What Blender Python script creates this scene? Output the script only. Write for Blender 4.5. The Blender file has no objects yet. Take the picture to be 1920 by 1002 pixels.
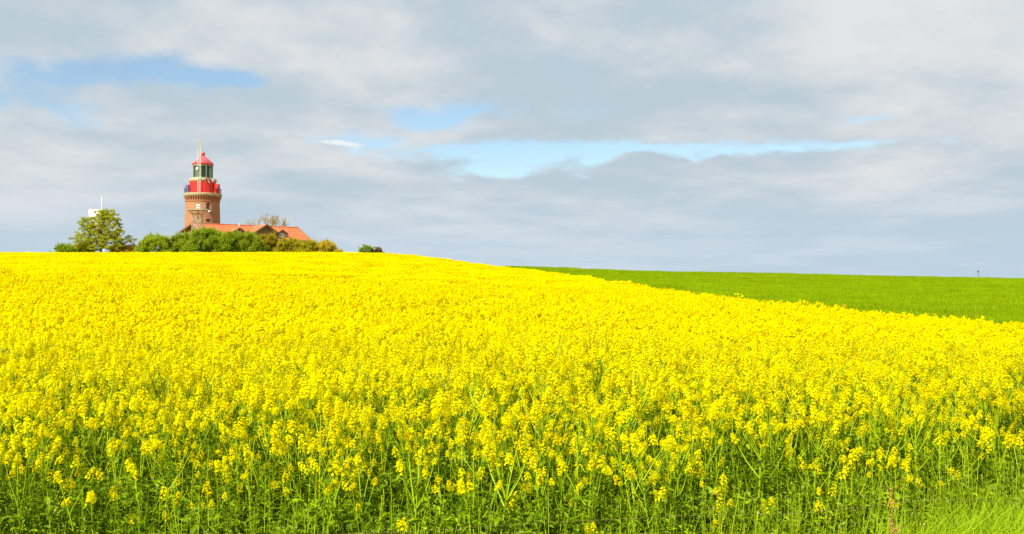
import bpy, bmesh, math, random
import numpy as np
from mathutils import Vector, Matrix, Euler

R = math.radians
scene = bpy.context.scene
col = scene.collection
rng = np.random.default_rng(11)
random.seed(11)

# ------------------------------------------------------------------ camera, sky, sun, exposure
F = 1867.0            # focal length in photo pixels (35 mm on full frame)
HZ = 530.0            # photo row of the horizon
CAMZ = 2.1
cam_d = bpy.data.cameras.new('camera')
cam = bpy.data.objects.new('camera', cam_d)
col.objects.link(cam)
cam_d.sensor_width = 36.0
cam_d.lens = 35.0
cam_d.clip_start = 0.1
cam_d.clip_end = 12000.0
cam.location = (0, 0, CAMZ)
cam.rotation_euler = (R(90) + math.atan((HZ - 501.0) / F), 0, 0)
scene.camera = cam

SUN_EL, SUN_AZ = R(43), R(-143)          # azimuth clockwise from +Y (the view direction): behind, to the left
sun_d = bpy.data.lights.new('sun', 'SUN')
sun_d.energy = 4.8
sun_d.angle = R(0.55)
sun_d.color = (1.0, 0.955, 0.88)
sun = bpy.data.objects.new('sun', sun_d)
col.objects.link(sun)
sdir = Vector((math.sin(SUN_AZ) * math.cos(SUN_EL), math.cos(SUN_AZ) * math.cos(SUN_EL), math.sin(SUN_EL)))
sun.rotation_euler = sdir.to_track_quat('Z', 'Y').to_euler()
sun.location = (-20, -20, 40)

vs = scene.view_settings
vs.view_transform = 'Standard'
vs.look = 'None'
vs.exposure = 0.76
vs.gamma = 1.0
vs.use_curve_mapping = False
scene.cycles.max_bounces = 5
scene.cycles.use_denoising = False
scene.cycles.diffuse_bounces = 3
scene.cycles.glossy_bounces = 2
scene.cycles.transmission_bounces = 2
scene.cycles.transparent_max_bounces = 8


class NT:
    """small helper to write node trees"""
    def __init__(self, tree):
        self.t = tree
        self.n = tree.nodes
        self.l = tree.links

    def node(self, kind, **kw):
        n = self.n.new(kind)
        for k, v in kw.items():
            setattr(n, k, v)
        return n

    def put(self, sock, v):
        if hasattr(v, 'is_output'):
            self.l.new(v, sock)
        else:
            sock.default_value = v

    def m(self, op, a, b=0.0, c=0.0, clamp=False):
        n = self.n.new('ShaderNodeMath')
        n.operation = op
        n.use_clamp = clamp
        self.put(n.inputs[0], a)
        self.put(n.inputs[1], b)
        self.put(n.inputs[2], c)
        return n.outputs[0]

    def mix(self, f, a, b):
        n = self.n.new('ShaderNodeMix')
        n.data_type = 'RGBA'
        self.put(n.inputs['Factor'], f)
        self.put([s for s in n.inputs if s.name == 'A' and s.type == 'RGBA'][0], a)
        self.put([s for s in n.inputs if s.name == 'B' and s.type == 'RGBA'][0], b)
        return [s for s in n.outputs if s.type == 'RGBA'][0]

    def smooth(self, v, lo, hi, a=0.0, b=1.0):
        n = self.n.new('ShaderNodeMapRange')
        n.interpolation_type = 'SMOOTHSTEP'
        self.put(n.inputs[0], v)
        self.put(n.inputs[1], lo)
        self.put(n.inputs[2], hi)
        self.put(n.inputs[3], a)
        self.put(n.inputs[4], b)
        return n.outputs[0]

    def noise(self, vec, scale, detail=4.0, rough=0.5, dist=0.0):
        n = self.n.new('ShaderNodeTexNoise')
        if vec is not None:
            self.l.new(vec, n.inputs['Vector'])
        n.inputs['Scale'].default_value = scale
        n.inputs['Detail'].default_value = detail
        n.inputs['Roughness'].default_value = rough
        n.inputs['Distortion'].default_value = dist
        return n.outputs[0]


def build_world():
    w = bpy.data.worlds.new('World')
    scene.world = w
    w.use_nodes = True
    t = NT(w.node_tree)
    t.n.clear()
    out = t.node('ShaderNodeOutputWorld')
    sky = t.node('ShaderNodeTexSky', sky_type='NISHITA', sun_disc=False)
    sky.sun_elevation = SUN_EL
    sky.sun_rotation = SUN_AZ
    sky.air_density = 1.0
    sky.dust_density = 0.0
    sky.ozone_density = 1.0
    bg_sky = t.node('ShaderNodeBackground')
    bg_sky.inputs[1].default_value = 0.081
    vm = t.node('ShaderNodeVectorMath', operation='MULTIPLY')
    t.l.new(sky.outputs[0], vm.inputs[0])
    vm.inputs[1].default_value = (0.93, 1.02, 1.04)
    tinted = vm.outputs[0]
    t.l.new(tinted, bg_sky.inputs[0])
    tc = t.node('ShaderNodeTexCoord')
    sep = t.node('ShaderNodeSeparateXYZ')
    t.l.new(tc.outputs['Generated'], sep.inputs[0])
    x, y, z = sep.outputs
    zc = t.m('MAXIMUM', z, 0.0)
    # cloud layer coordinates: round the horizon, and flatter cells the lower one looks
    rh = t.m('SQRT', t.m('ADD', t.m('ADD', t.m('MULTIPLY', x, x), t.m('MULTIPLY', y, y)), 1e-5))
    vv = t.m('MULTIPLY', t.m('LOGARITHM', t.m('ADD', zc, 0.06), 2.71828), 3.3)
    cx = t.m('MULTIPLY', t.m('DIVIDE', x, rh), 6.4)
    cy = t.m('MULTIPLY', t.m('DIVIDE', y, rh), 6.4)

    def pos(dv):
        c = t.node('ShaderNodeCombineXYZ')
        t.put(c.inputs[0], cx)
        t.put(c.inputs[1], cy)
        t.put(c.inputs[2], t.m('ADD', vv, 11.3 + dv))
        return c.outputs[0]
    P, Pup = pos(0.0), pos(0.22)          # the same deck a little higher up: gives the clouds bright tops and grey bases
    n_big = t.noise(P, 0.42, 2, 0.45)
    n_mid = t.noise(P, 0.95, 4, 0.46)
    n_mid2 = t.noise(Pup, 0.95, 4, 0.46)
    n_fin = t.noise(P, 2.4, 4, 0.5)
    n_fin2 = t.noise(pos(0.07), 2.4, 4, 0.5)
    # azimuth / elevation with ragged offsets, for the breaks in the cloud deck
    az = t.m('ARCTAN2', x, y)
    azr = t.m('ADD', az, t.m('MULTIPLY', t.m('SUBTRACT', n_mid, 0.5), 0.16))
    elr = t.m('ADD', z, t.m('MULTIPLY', t.m('SUBTRACT', n_fin, 0.5), 0.035))
    elr = t.m('ADD', elr, t.m('MULTIPLY', t.m('SUBTRACT', n_mid, 0.5), 0.03))
    gaps = [(150, 140, 190, 30, 1.15), (340, 122, 130, 26, 1.0), (420, 142, 90, 14, .8), (20, 195, 150, 30, 1.0), (845, 207, 130, 20, 1.15),
            (900, 292, 160, 26, 1.15), (1080, 282, 170, 20, 1.1), (1290, 274, 150, 14, 1.0), (1570, 277, 190, 13, 1.0), (700, 258, 120, 15, 1.0), (990, 322, 90, 14, .7),
            (1640, 222, 80, 9, .7)]
    g = None
    for (gx, gy, gw, gh, s) in gaps:
        gu, gv = (gx - 960) / F, (HZ - gy) / F
        a0, e0 = math.atan(gu), gv / math.sqrt(1 + gu * gu + gv * gv)
        da = t.m('DIVIDE', t.m('SUBTRACT', azr, a0), gw / F)
        de = t.m('DIVIDE', t.m('SUBTRACT', elr, e0), gh / F)
        d2 = t.m('ADD', t.m('MULTIPLY', da, da), t.m('MULTIPLY', de, de))
        v = t.m('MULTIPLY', t.m('POWER', 2.718, t.m('MULTIPLY', d2, -1.0)), s)
        g = v if g is None else t.m('ADD', g, v)
    # general breaks in the deck everywhere, by noise
    brk = t.smooth(n_big, 0.30, 0.20)
    n_w = t.noise(P, 6.0, 5, 0.6)
    g = t.m('ADD', g, t.m('MULTIPLY', t.m('MULTIPLY', t.m('SUBTRACT', n_w, 0.5), 1.3), t.smooth(g, 0.08, 0.4)))
    wisp = t.m('ADD', g, t.m('MULTIPLY', t.m('MULTIPLY', t.m('SUBTRACT', n_fin, 0.5), 1.5), t.smooth(g, 0.05, 0.3)))
    open_ = t.m('MAXIMUM', t.smooth(wisp, 0.20, 1.25), brk)
    open_ = t.m('MULTIPLY', open_, 0.88)
    lum = t.m('ADD', t.m('MULTIPLY', n_mid, 0.50), t.m('MULTIPLY', n_big, 0.55))
    lum = t.m('ADD', lum, t.m('MULTIPLY', n_fin, 0.10))
    lum = t.m('ADD', lum, t.m('MULTIPLY', t.m('SUBTRACT', n_fin, n_fin2), 0.25))
    lum = t.m('ADD', lum, t.m('MULTIPLY', t.m('SUBTRACT', n_mid, n_mid2), 0.45))
    f = t.smooth(lum, 0.43, 0.77)
    c_cloud = t.mix(f, (0.305, 0.368, 0.412, 1), (0.46, 0.47, 0.48, 1))
    # thin haze near the horizon: bluish
    low = t.smooth(z, 0.13, 0.0)
    c_cloud = t.mix(t.m('MULTIPLY', low, 0.6), c_cloud, (0.315, 0.405, 0.485, 1))
    # one small bright cloud beside the break
    gu, gv = (645 - 960) / F, (HZ - 259) / F
    da = t.m('DIVIDE', t.m('SUBTRACT', az, math.atan(gu)), 62 / F)
    de = t.m('DIVIDE', t.m('SUBTRACT', elr, gv / math.sqrt(1 + gu * gu + gv * gv)), 11 / F)
    puff = t.m('POWER', 2.718, t.m('MULTIPLY', t.m('ADD', t.m('MULTIPLY', da, da), t.m('MULTIPLY', de, de)), -1.0))
    puff = t.smooth(t.m('ADD', puff, t.m('SUBTRACT', n_w, 0.5)), 0.35, 0.9)
    c_cloud = t.mix(t.m('MULTIPLY', puff, 0.8), c_cloud, (0.55, 0.57, 0.58, 1))
    open_ = t.m('MULTIPLY', open_, t.m('SUBTRACT', 1.0, puff))
    bg_cl = t.node('ShaderNodeBackground')
    t.l.new(c_cloud, bg_cl.inputs[0])
    bg_cl.inputs[1].default_value = 0.98
    ms = t.node('ShaderNodeMixShader')
    t.put(ms.inputs[0], open_)
    t.l.new(bg_cl.outputs[0], ms.inputs[1])
    t.l.new(bg_sky.outputs[0], ms.inputs[2])
    t.l.new(ms.outputs[0], out.inputs[0])


build_world()

# ------------------------------------------------------------------ materials
def new_mat(name):
    m = bpy.data.materials.new(name)
    m.use_nodes = True
    t = NT(m.node_tree)
    return m, t, t.n['Principled BSDF']


def leaf_mat(name, dark, light, trans=0.35, rough=0.5, spec=0.12):
    """foliage and petals: tint attribute picks between two real colours; some light passes through"""
    m, t, bs = new_mat(name)
    at = t.node('ShaderNodeAttribute', attribute_name='tint')
    c = t.mix(at.outputs['Fac'], (*dark, 1), (*light, 1))
    oi = t.node('ShaderNodeObjectInfo')
    hs = t.node('ShaderNodeHueSaturation')
    t.put(hs.inputs['Value'], t.m('ADD', t.m('MULTIPLY', oi.outputs['Random'], 0.22), 0.89))
    t.put(hs.inputs['Hue'], t.m('ADD', t.m('MULTIPLY', oi.outputs['Random'], 0.012), 0.494))
    t.l.new(c, hs.inputs['Color'])
    c = hs.outputs[0]
    t.l.new(c, bs.inputs['Base Color'])
    bs.inputs['Roughness'].default_value = rough
    bs.inputs['Specular IOR Level'].default_value = spec
    tr = t.node('ShaderNodeBsdfTranslucent')
    t.l.new(c, tr.inputs[0])
    ms = t.node('ShaderNodeMixShader')
    ms.inputs[0].default_value = trans
    t.l.new(bs.outputs[0], ms.inputs[1])
    t.l.new(tr.outputs[0], ms.inputs[2])
    t.l.new(ms.outputs[0], t.n['Material Output'].inputs[0])
    return m


def solid_mat(name, c1, c2=None, scale=3.0, rough=0.6, metal=0.0, bump=0.0, detail=5.0, spec=0.4):
    m, t, bs = new_mat(name)
    c2 = c2 or tuple(v * 0.8 for v in c1)
    tc = t.node('ShaderNodeTexCoord')
    n = t.noise(tc.outputs['Object'], scale, detail, 0.6)
    t.l.new(t.mix(t.smooth(n, 0.3, 0.7), (*c2, 1), (*c1, 1)), bs.inputs['Base Color'])
    bs.inputs['Roughness'].default_value = rough
    bs.inputs['Metallic'].default_value = metal
    bs.inputs['Specular IOR Level'].default_value = spec
    if bump:
        b = t.node('ShaderNodeBump')
        b.inputs['Strength'].default_value = bump
        t.l.new(n, b.inputs['Height'])
        t.l.new(b.outputs[0], bs.inputs['Normal'])
    return m


def brick_mat(name, c1, c2, mortar, roof=False):
    m, t, bs = new_mat(name)
    tc = t.node('ShaderNodeTexCoord')
    sep = t.node('ShaderNodeSeparateXYZ')
    t.l.new(tc.outputs['Object'], sep.inputs[0])
    u = t.m('MULTIPLY', t.m('ARCTAN2', sep.outputs[0], sep.outputs[1]), 3.1) if not roof else sep.outputs[0]
    cb = t.node('ShaderNodeCombineXYZ')
    t.put(cb.inputs[0], u)
    t.put(cb.inputs[1], sep.outputs[2])
    bt = t.node('ShaderNodeTexBrick')
    t.l.new(cb.outputs[0], bt.inputs['Vector'])
    bt.inputs['Color1'].default_value = (*c1, 1)
    bt.inputs['Color2'].default_value = (*c2, 1)
    bt.inputs['Mortar'].default_value = (*mortar, 1)
    bt.inputs['Scale'].default_value = 1.0
    bt.inputs['Brick Width'].default_value = 0.26 if not roof else 0.3
    bt.inputs['Row Height'].default_value = 0.075 if not roof else 0.16
    bt.inputs['Mortar Size'].default_value = 0.008 if not roof else 0.012
    n = t.noise(tc.outputs['Object'], 0.9, 8, 0.65)
    st = t.mix(t.smooth(n, 0.35, 0.75, 0.0, 0.45), bt.outputs['Color'], (c2[0] * .7, c2[1] * .75, c2[2] * .85, 1))
    t.l.new(st, bs.inputs['Base Color'])
    bs.inputs['Roughness'].default_value = 0.85
    bs.inputs['Specular IOR Level'].default_value = 0.2
    b = t.node('ShaderNodeBump')
    b.inputs['Strength'].default_value = 0.4
    b.inputs['Distance'].default_value = 0.02
    t.l.new(bt.outputs['Fac'], b.inputs['Height'])
    b.invert = True
    t.l.new(b.outputs[0], bs.inputs['Normal'])
    return m


M = {}
M['petal'] = leaf_mat('petal_yellow', (0.84, 0.70, 0.0), (0.92, 0.805, 0.0), 0.48, 0.7, 0.02)
M['bud'] = leaf_mat('bud_green', (0.40, 0.46, 0.005), (0.66, 0.62, 0.005), 0.3, 0.5)
M['stem'] = leaf_mat('stem_green', (0.22, 0.34, 0.005), (0.42, 0.52, 0.008), 0.15, 0.5)
M['leaf'] = leaf_mat('rape_leaf', (0.07, 0.15, 0.002), (0.33, 0.46, 0.006), 0.38, 0.5)
M['weed'] = leaf_mat('weed_leaf', (0.14, 0.23, 0.002), (0.40, 0.50, 0.008), 0.38, 0.5)
M['white'] = leaf_mat('pale_floret', (0.60, 0.58, 0.12), (0.75, 0.70, 0.25), 0.2, 0.8, 0.0)
M['grass'] = leaf_mat('verge_grass', (0.17, 0.30, 0.002), (0.38, 0.50, 0.006), 0.4, 0.5)
M['wheat'] = leaf_mat('wheat_blade', (0.22, 0.33, 0.001), (0.36, 0.47, 0.001), 0.40, 0.6, 0.05)
t_ = NT(M['wheat'].node_tree)
geo_ = t_.node('ShaderNodeNewGeometry')
hs_ = [n for n in t_.n if n.type == 'HUE_SAT'][0]
src_ = hs_.inputs['Color'].links[0].from_socket
nz_ = t_.noise(geo_.outputs['Position'], 0.055, 5, 0.6)
t_.l.new(t_.mix(t_.smooth(nz_, 0.38, 0.66, 0.0, 0.30), src_, (0.16, 0.29, 0.004, 1)), hs_.inputs['Color'])
M['dock'] = leaf_mat('dock_rust', (0.34, 0.15, 0.05), (0.58, 0.30, 0.10), 0.2, 0.7)
M['dry'] = leaf_mat('dry_weed_stalk', (0.07, 0.07, 0.012), (0.16, 0.14, 0.02), 0.1, 0.7)
M['tree_olive'] = leaf_mat('tree_leaf_olive', (0.25, 0.26, 0.006), (0.56, 0.53, 0.015), 0.35, 0.55)
M['bush_green'] = leaf_mat('bush_leaf_green', (0.13, 0.20, 0.003), (0.34, 0.43, 0.006), 0.32, 0.5)
M['bush_fresh'] = leaf_mat('bush_leaf_fresh', (0.15, 0.20, 0.003), (0.36, 0.42, 0.008), 0.32, 0.5)
M['bush_olive'] = leaf_mat('bush_leaf_olive', (0.20, 0.17, 0.003), (0.46, 0.38, 0.008), 0.32, 0.55)
M['bush_brown'] = leaf_mat('bush_leaf_brown', (0.30, 0.20, 0.012), (0.55, 0.38, 0.02), 0.3, 0.6)
M['bush_purple'] = leaf_mat('bush_leaf_purple', (0.10, 0.05, 0.025), (0.23, 0.13, 0.05), 0.25, 0.6)
M['bark'] = solid_mat('bark', (0.16, 0.115, 0.055), (0.08, 0.06, 0.03), 4, 0.9, bump=0.5)
M['bark_pale'] = solid_mat('bark_pale', (0.44, 0.32, 0.13), (0.27, 0.19, 0.08), 5, 0.9)
M['soil'] = solid_mat('soil', (0.10, 0.085, 0.035), (0.05, 0.07, 0.015), 1.5, 0.95, bump=0.6)
M['brick'] = brick_mat('tower_brick', (0.47, 0.185, 0.08), (0.39, 0.14, 0.06), (0.42, 0.27, 0.16))
M['brick_house'] = brick_mat('house_brick', (0.34, 0.15, 0.075), (0.27, 0.11, 0.055), (0.34, 0.24, 0.16), roof=True)
M['roof'] = brick_mat('roof_tile', (0.62, 0.185, 0.070), (0.52, 0.145, 0.055), (0.34, 0.09, 0.04), roof=True)
M['verge'] = solid_mat('verge_board', (0.26, 0.10, 0.055), (0.17, 0.07, 0.04), 3, 0.8)
M['stone'] = solid_mat('gallery_stone', (0.52, 0.42, 0.22), (0.36, 0.28, 0.14), 2.5, 0.8)
M['red'] = solid_mat('red_paint', (0.74, 0.03, 0.018), (0.66, 0.024, 0.014), 1.2, 0.45)
M['pink'] = solid_mat('faded_red_dome', (0.62, 0.115, 0.12), (0.54, 0.075, 0.08), 1.0, 0.42, spec=0.6)
M['maroon'] = solid_mat('maroon_paint', (0.16, 0.02, 0.018), (0.11, 0.015, 0.012), 3, 0.5)
M['iron'] = solid_mat('dark_iron', (0.05, 0.055, 0.05), (0.03, 0.03, 0.03), 6, 0.5, 0.3)
M['frame_green'] = solid_mat('lantern_frame', (0.40, 0.42, 0.26), (0.28, 0.30, 0.17), 4, 0.5)
M['white_paint'] = solid_mat('white_paint', (0.80, 0.80, 0.76), (0.70, 0.70, 0.66), 3, 0.5)
M['galv'] = solid_mat('galvanised_steel', (0.47, 0.44, 0.33), (0.34, 0.32, 0.22), 5, 0.55, 0.25)
M['gable_dark'] = solid_mat('window_dark', (0.03, 0.035, 0.03), (0.02, 0.02, 0.02), 3, 0.2, spec=0.6)
M['wood'] = solid_mat('weathered_post', (0.30, 0.26, 0.17), (0.18, 0.15, 0.09), 12, 0.9, bump=0.4)
M['wire'] = solid_mat('fence_wire', (0.20, 0.16, 0.05), (0.12, 0.09, 0.03), 20, 0.8, 0.0, spec=0.1)
M['lens'] = solid_mat('lantern_optic', (0.16, 0.21, 0.10), (0.07, 0.11, 0.05), 2.2, 0.35)
M['skin'] = solid_mat('skin', (0.55, 0.34, 0.25), None, 3, 0.6)
M['magenta'] = solid_mat('magenta_jacket', (0.48, 0.03, 0.50), (0.38, 0.02, 0.40), 6, 0.7)
M['navy'] = solid_mat('navy_cloth', (0.025, 0.035, 0.075), (0.018, 0.022, 0.05), 6, 0.8)
M['blue'] = solid_mat('blue_jacket', (0.03, 0.12, 0.42), (0.02, 0.08, 0.32), 6, 0.7)
M['jeans'] = solid_mat('jeans', (0.05, 0.10, 0.22), (0.035, 0.07, 0.16), 6, 0.85)
M['hair_fair'] = solid_mat('hair_fair', (0.60, 0.46, 0.28), None, 8, 0.7)
M['hair_dark'] = solid_mat('hair_dark', (0.05, 0.03, 0.02), None, 8, 0.6)
M['shoe'] = solid_mat('shoe', (0.04, 0.035, 0.03), None, 5, 0.6)


def glass_mat():
    m, t, bs = new_mat('lantern_glass')
    tr = t.node('ShaderNodeBsdfTransparent')
    tr.inputs[0].default_value = (0.50, 0.66, 0.44, 1)
    gl = t.node('ShaderNodeBsdfGlossy')
    gl.inputs['Roughness'].default_value = 0.08
    gl.inputs[0].default_value = (0.8, 0.95, 0.8, 1)
    fr = t.node('ShaderNodeFresnel')
    ms = t.node('ShaderNodeMixShader')
    t.put(ms.inputs[0], t.m('ADD', t.m('MULTIPLY', fr.outputs[0], 0.8), 0.02))
    t.l.new(tr.outputs[0], ms.inputs[1])
    t.l.new(gl.outputs[0], ms.inputs[2])
    t.l.new(ms.outputs[0], t.n['Material Output'].inputs[0])
    return m


M['glass'] = glass_mat()
m_, t_, b_ = new_mat('window_glass')
b_.inputs['Base Color'].default_value = (0.45, 0.52, 0.52, 1)
b_.inputs['Roughness'].default_value = 0.12
b_.inputs['Specular IOR Level'].default_value = 0.9
M['pane'] = m_

# ------------------------------------------------------------------ mesh helpers
class MB:
    """collects faces; every face has a material index and a tint"""
    def __init__(self):
        self.v, self.f, self.mi, self.ti = [], [], [], []

    def face(self, pts, mi=0, ti=0.5):
        k = len(self.v)
        self.v.extend([tuple(p) for p in pts])
        self.f.append(tuple(range(k, k + len(pts))))
        self.mi.append(mi)
        self.ti.append(ti)

    def raw(self, vs_, fs_, mi=0, ti=0.5):
        k = len(self.v)
        self.v.extend([tuple(p) for p in vs_])
        for f in fs_:
            self.f.append(tuple(i + k for i in f))
            self.mi.append(mi)
            self.ti.append(ti)

    def tube(self, pts, rad, n=4, mi=0, ti=0.5, cap=True):
        pts = [Vector(p) for p in pts]
        if not hasattr(rad, '__len__'):
            rad = [rad] * len(pts)
        V, Fc = [], []
        ref = Vector((0.31, 0.95, 0.11))
        for i, p in enumerate(pts):
            d = (pts[min(i + 1, len(pts) - 1)] - pts[max(i - 1, 0)]).normalized()
            a = d.cross(ref)
            if a.length < 1e-3:
                a = d.cross(Vector((1, 0, 0)))
            a.normalize()
            b = d.cross(a)
            for k in range(n):
                an = 2 * math.pi * (k + .5) / n
                V.append(p + (a * math.cos(an) + b * math.sin(an)) * rad[i])
        for i in range(len(pts) - 1):
            for k in range(n):
                k2 = (k + 1) % n
                Fc.append((i * n + k, i * n + k2, (i + 1) * n + k2, (i + 1) * n + k))
        if cap:
            Fc.append(tuple(reversed(range(n))))
            Fc.append(tuple((len(pts) - 1) * n + k for k in range(n)))
        self.raw(V, Fc, mi, ti)

    def box(self, c, s, mi=0, ti=0.5, mat=None):
        V = []
        for dx in (-.5, .5):
            for dy in (-.5, .5):
                for dz in (-.5, .5):
                    p = Vector((dx * s[0], dy * s[1], dz * s[2]))
                    if mat is not None:
                        p = mat @ p
                    V.append(p + Vector(c))
        self.raw(V, [(0, 1, 3, 2), (4, 6, 7, 5), (0, 4, 5, 1), (2, 3, 7, 6), (0, 2, 6, 4), (1, 5, 7, 3)], mi, ti)

    def lathe(self, prof, n=48, mi=0, ti=0.5, a0=0.0, a1=None):
        full = a1 is None
        a1 = a0 + 2 * math.pi if full else a1
        cnt = n if full else n + 1
        V, Fc = [], []
        for (r, z) in prof:
            for k in range(cnt):
                a = a0 + (a1 - a0) * k / n
                V.append((r * math.cos(a), r * math.sin(a), z))
        for i in range(len(prof) - 1):
            for k in range(n):
                k2 = (k + 1) % cnt
                Fc.append((i * cnt + k, i * cnt + k2, (i + 1) * cnt + k2, (i + 1) * cnt + k))
        self.raw(V, Fc, mi, ti)

    def merge(self, other, mat, mimap=None):
        A = np.array(other.v)
        Mx = np.array(mat)
        A = A @ Mx[:3, :3].T + Mx[:3, 3]
        k = len(self.v)
        self.v.extend(map(tuple, A))
        self.f.extend([tuple(i + k for i in f) for f in other.f])
        self.mi.extend(other.mi if mimap is None else [mimap[i] for i in other.mi])
        self.ti.extend(other.ti)

    def mesh(self, name, mats, smooth=False):
        me = bpy.data.meshes.new(name)
        me.from_pydata(self.v, [], self.f)
        for m in mats:
            me.materials.append(m)
        me.polygons.foreach_set('material_index', np.array(self.mi, dtype=np.int32))
        a = me.attributes.new('tint', 'FLOAT', 'FACE')
        a.data.foreach_set('value', np.array(self.ti, dtype=np.float32))
        if smooth:
            me.polygons.foreach_set('use_smooth', np.ones(len(self.f), dtype=bool))
        me.update()
        return me


def obj(name, me, parent=None, loc=(0, 0, 0), rot=(0, 0, 0), scl=1.0):
    o = bpy.data.objects.new(name, me)
    col.objects.link(o)
    o.location = loc
    o.rotation_euler = rot
    o.scale = (scl,) * 3
    if parent is not None:
        o.parent = parent
    return o


def tag(o, label=None, cat=None, group=None, kind=None):
    if label: o['label'] = label
    if cat: o['category'] = cat
    if group: o['group'] = group
    if kind: o['kind'] = kind
    return o


def thing(name, label, cat, loc=(0, 0, 0), rz=0.0, group=None):
    o = bpy.data.objects.new(name, None)
    o.empty_display_size = 0.2
    col.objects.link(o)
    o.location = loc
    o.rotation_euler = (0, 0, rz)
    return tag(o, label, cat, group)


def quad_soup(name, Q, mats, mi, ti):
    """Q: (N,4,3) array"""
    n = len(Q)
    me = bpy.data.meshes.new(name)
    me.vertices.add(n * 4)
    me.vertices.foreach_set('co', np.asarray(Q, dtype=np.float32).reshape(-1))
    me.loops.add(n * 4)
    me.loops.foreach_set('vertex_index', np.arange(n * 4, dtype=np.int32))
    me.polygons.add(n)
    me.polygons.foreach_set('loop_start', np.arange(0, n * 4, 4, dtype=np.int32))
    me.polygons.foreach_set('material_index', np.broadcast_to(np.asarray(mi, dtype=np.int32), (n,)).copy())
    for m in mats:
        me.materials.append(m)
    a = me.attributes.new('tint', 'FLOAT', 'FACE')
    a.data.foreach_set('value', np.asarray(ti, dtype=np.float32))
    me.update(calc_edges=True)
    me.validate()
    return me


# ------------------------------------------------------------------ terrain (heights in metres; a smooth surface through surveyed points)
def at(px, py, d):
    return ((px - 960) / F * d, d, CAMZ + (HZ - py) / F * d)


CAN = 1.16        # height of the flowering canopy
ctrl = []
for px, py, d in [(1930, 613, 22), (1619, 588, 30), (1404, 568, 40), (1190, 537, 60), (1082, 520, 80), (1018, 513, 100), (962, 507, 130),
                  (-100, 475.5, 130), (150, 475.5, 130), (400, 475.5, 130), (620, 475, 130), (760, 479, 132), (860, 492, 134),
                  (300, 504, 60), (700, 512, 60), (-200, 503, 60), (300, 550, 30), (800, 556, 30), (-150, 550, 30), (500, 484.5, 95), (100, 484.5, 95), (800, 493, 95)]:
    x, y, z = at(px, py, d)
    ctrl.append((x, y, z - CAN))
for px, py, d in [(960, 500.5, 235), (1200, 508, 228), (1400, 512.5, 222), (1600, 517, 218), (1835, 522, 214), (1950, 524.5, 212), (2300, 534, 205),
                  (1500, 549, 100), (1900, 553, 95), (1150, 532, 120)]:
    x, y, z = at(px, py, d)
    ctrl.append((x, y, z - 0.3))
ctrl += [(-12, 8, 0), (0, 8, 0), (10, 8, 0), (0, 0, 0), (-15, -5, 0), (15, -5, 0), (0, -60, 0), (-60, -60, 0), (60, -60, 0), (40, 20, -.2), (-50, 10, .2), (80, 40, -.2),
         (-75, 175, 4.9), (-58, 187, 5.0), (-40, 178, 4.9), (-25, 172, 4.2), (-90, 165, 4.9), (-60, 240, 4.0), (-10, 180, 3.2), (40, 300, 2.5), (100, 290, 0.5), (160, 120, 0), (-150, 100, 3.5), (-160, 200, 4), (-60, 330, 0)]
C = np.array(ctrl)


def _U(r2):
    return np.where(r2 > 1e-9, 0.5 * r2 * np.log(np.maximum(r2, 1e-9)), 0.0)


def _tps_fit(C):
    n = len(C)
    S = 50.0
    X = C[:, :2] / S
    K = _U(((X[:, None] - X[None]) ** 2).sum(-1)) + np.eye(n) * 1e-4
    Pm = np.hstack([np.ones((n, 1)), X])
    A = np.zeros((n + 3, n + 3))
    A[:n, :n] = K
    A[:n, n:] = Pm
    A[n:, :n] = Pm.T
    return X, np.linalg.solve(A, np.concatenate([C[:, 2], np.zeros(3)])), S


_X, _W, _S = _tps_fit(C)


def gz(x, y):
    x = np.atleast_1d(np.asarray(x, float))
    y = np.atleast_1d(np.asarray(y, float))
    sh = x.shape
    q = np.stack([x.ravel(), y.ravel()], -1) / _S
    out = np.empty(len(q))
    for i in range(0, len(q), 20000):
        s = q[i:i + 20000]
        out[i:i + 20000] = _U(((s[:, None] - _X[None]) ** 2).sum(-1)) @ _W[:-3] + _W[-3] + s @ _W[-2:]
    out = np.clip(out, -8, 9)
    rr = np.hypot(q[:, 0] * _S, q[:, 1] * _S - 90)
    k = np.clip((rr - 190) / 260, 0, 1)
    k = k * k * (3 - 2 * k)
    out = out * (1 - k) + k * (-26)
    return out.reshape(sh)


def gz1(x, y):
    return float(gz([x], [y])[0])


def edge_x(y):
    """right-hand edge of the rapeseed field"""
    return 13.8 - 0.107 * y


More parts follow.
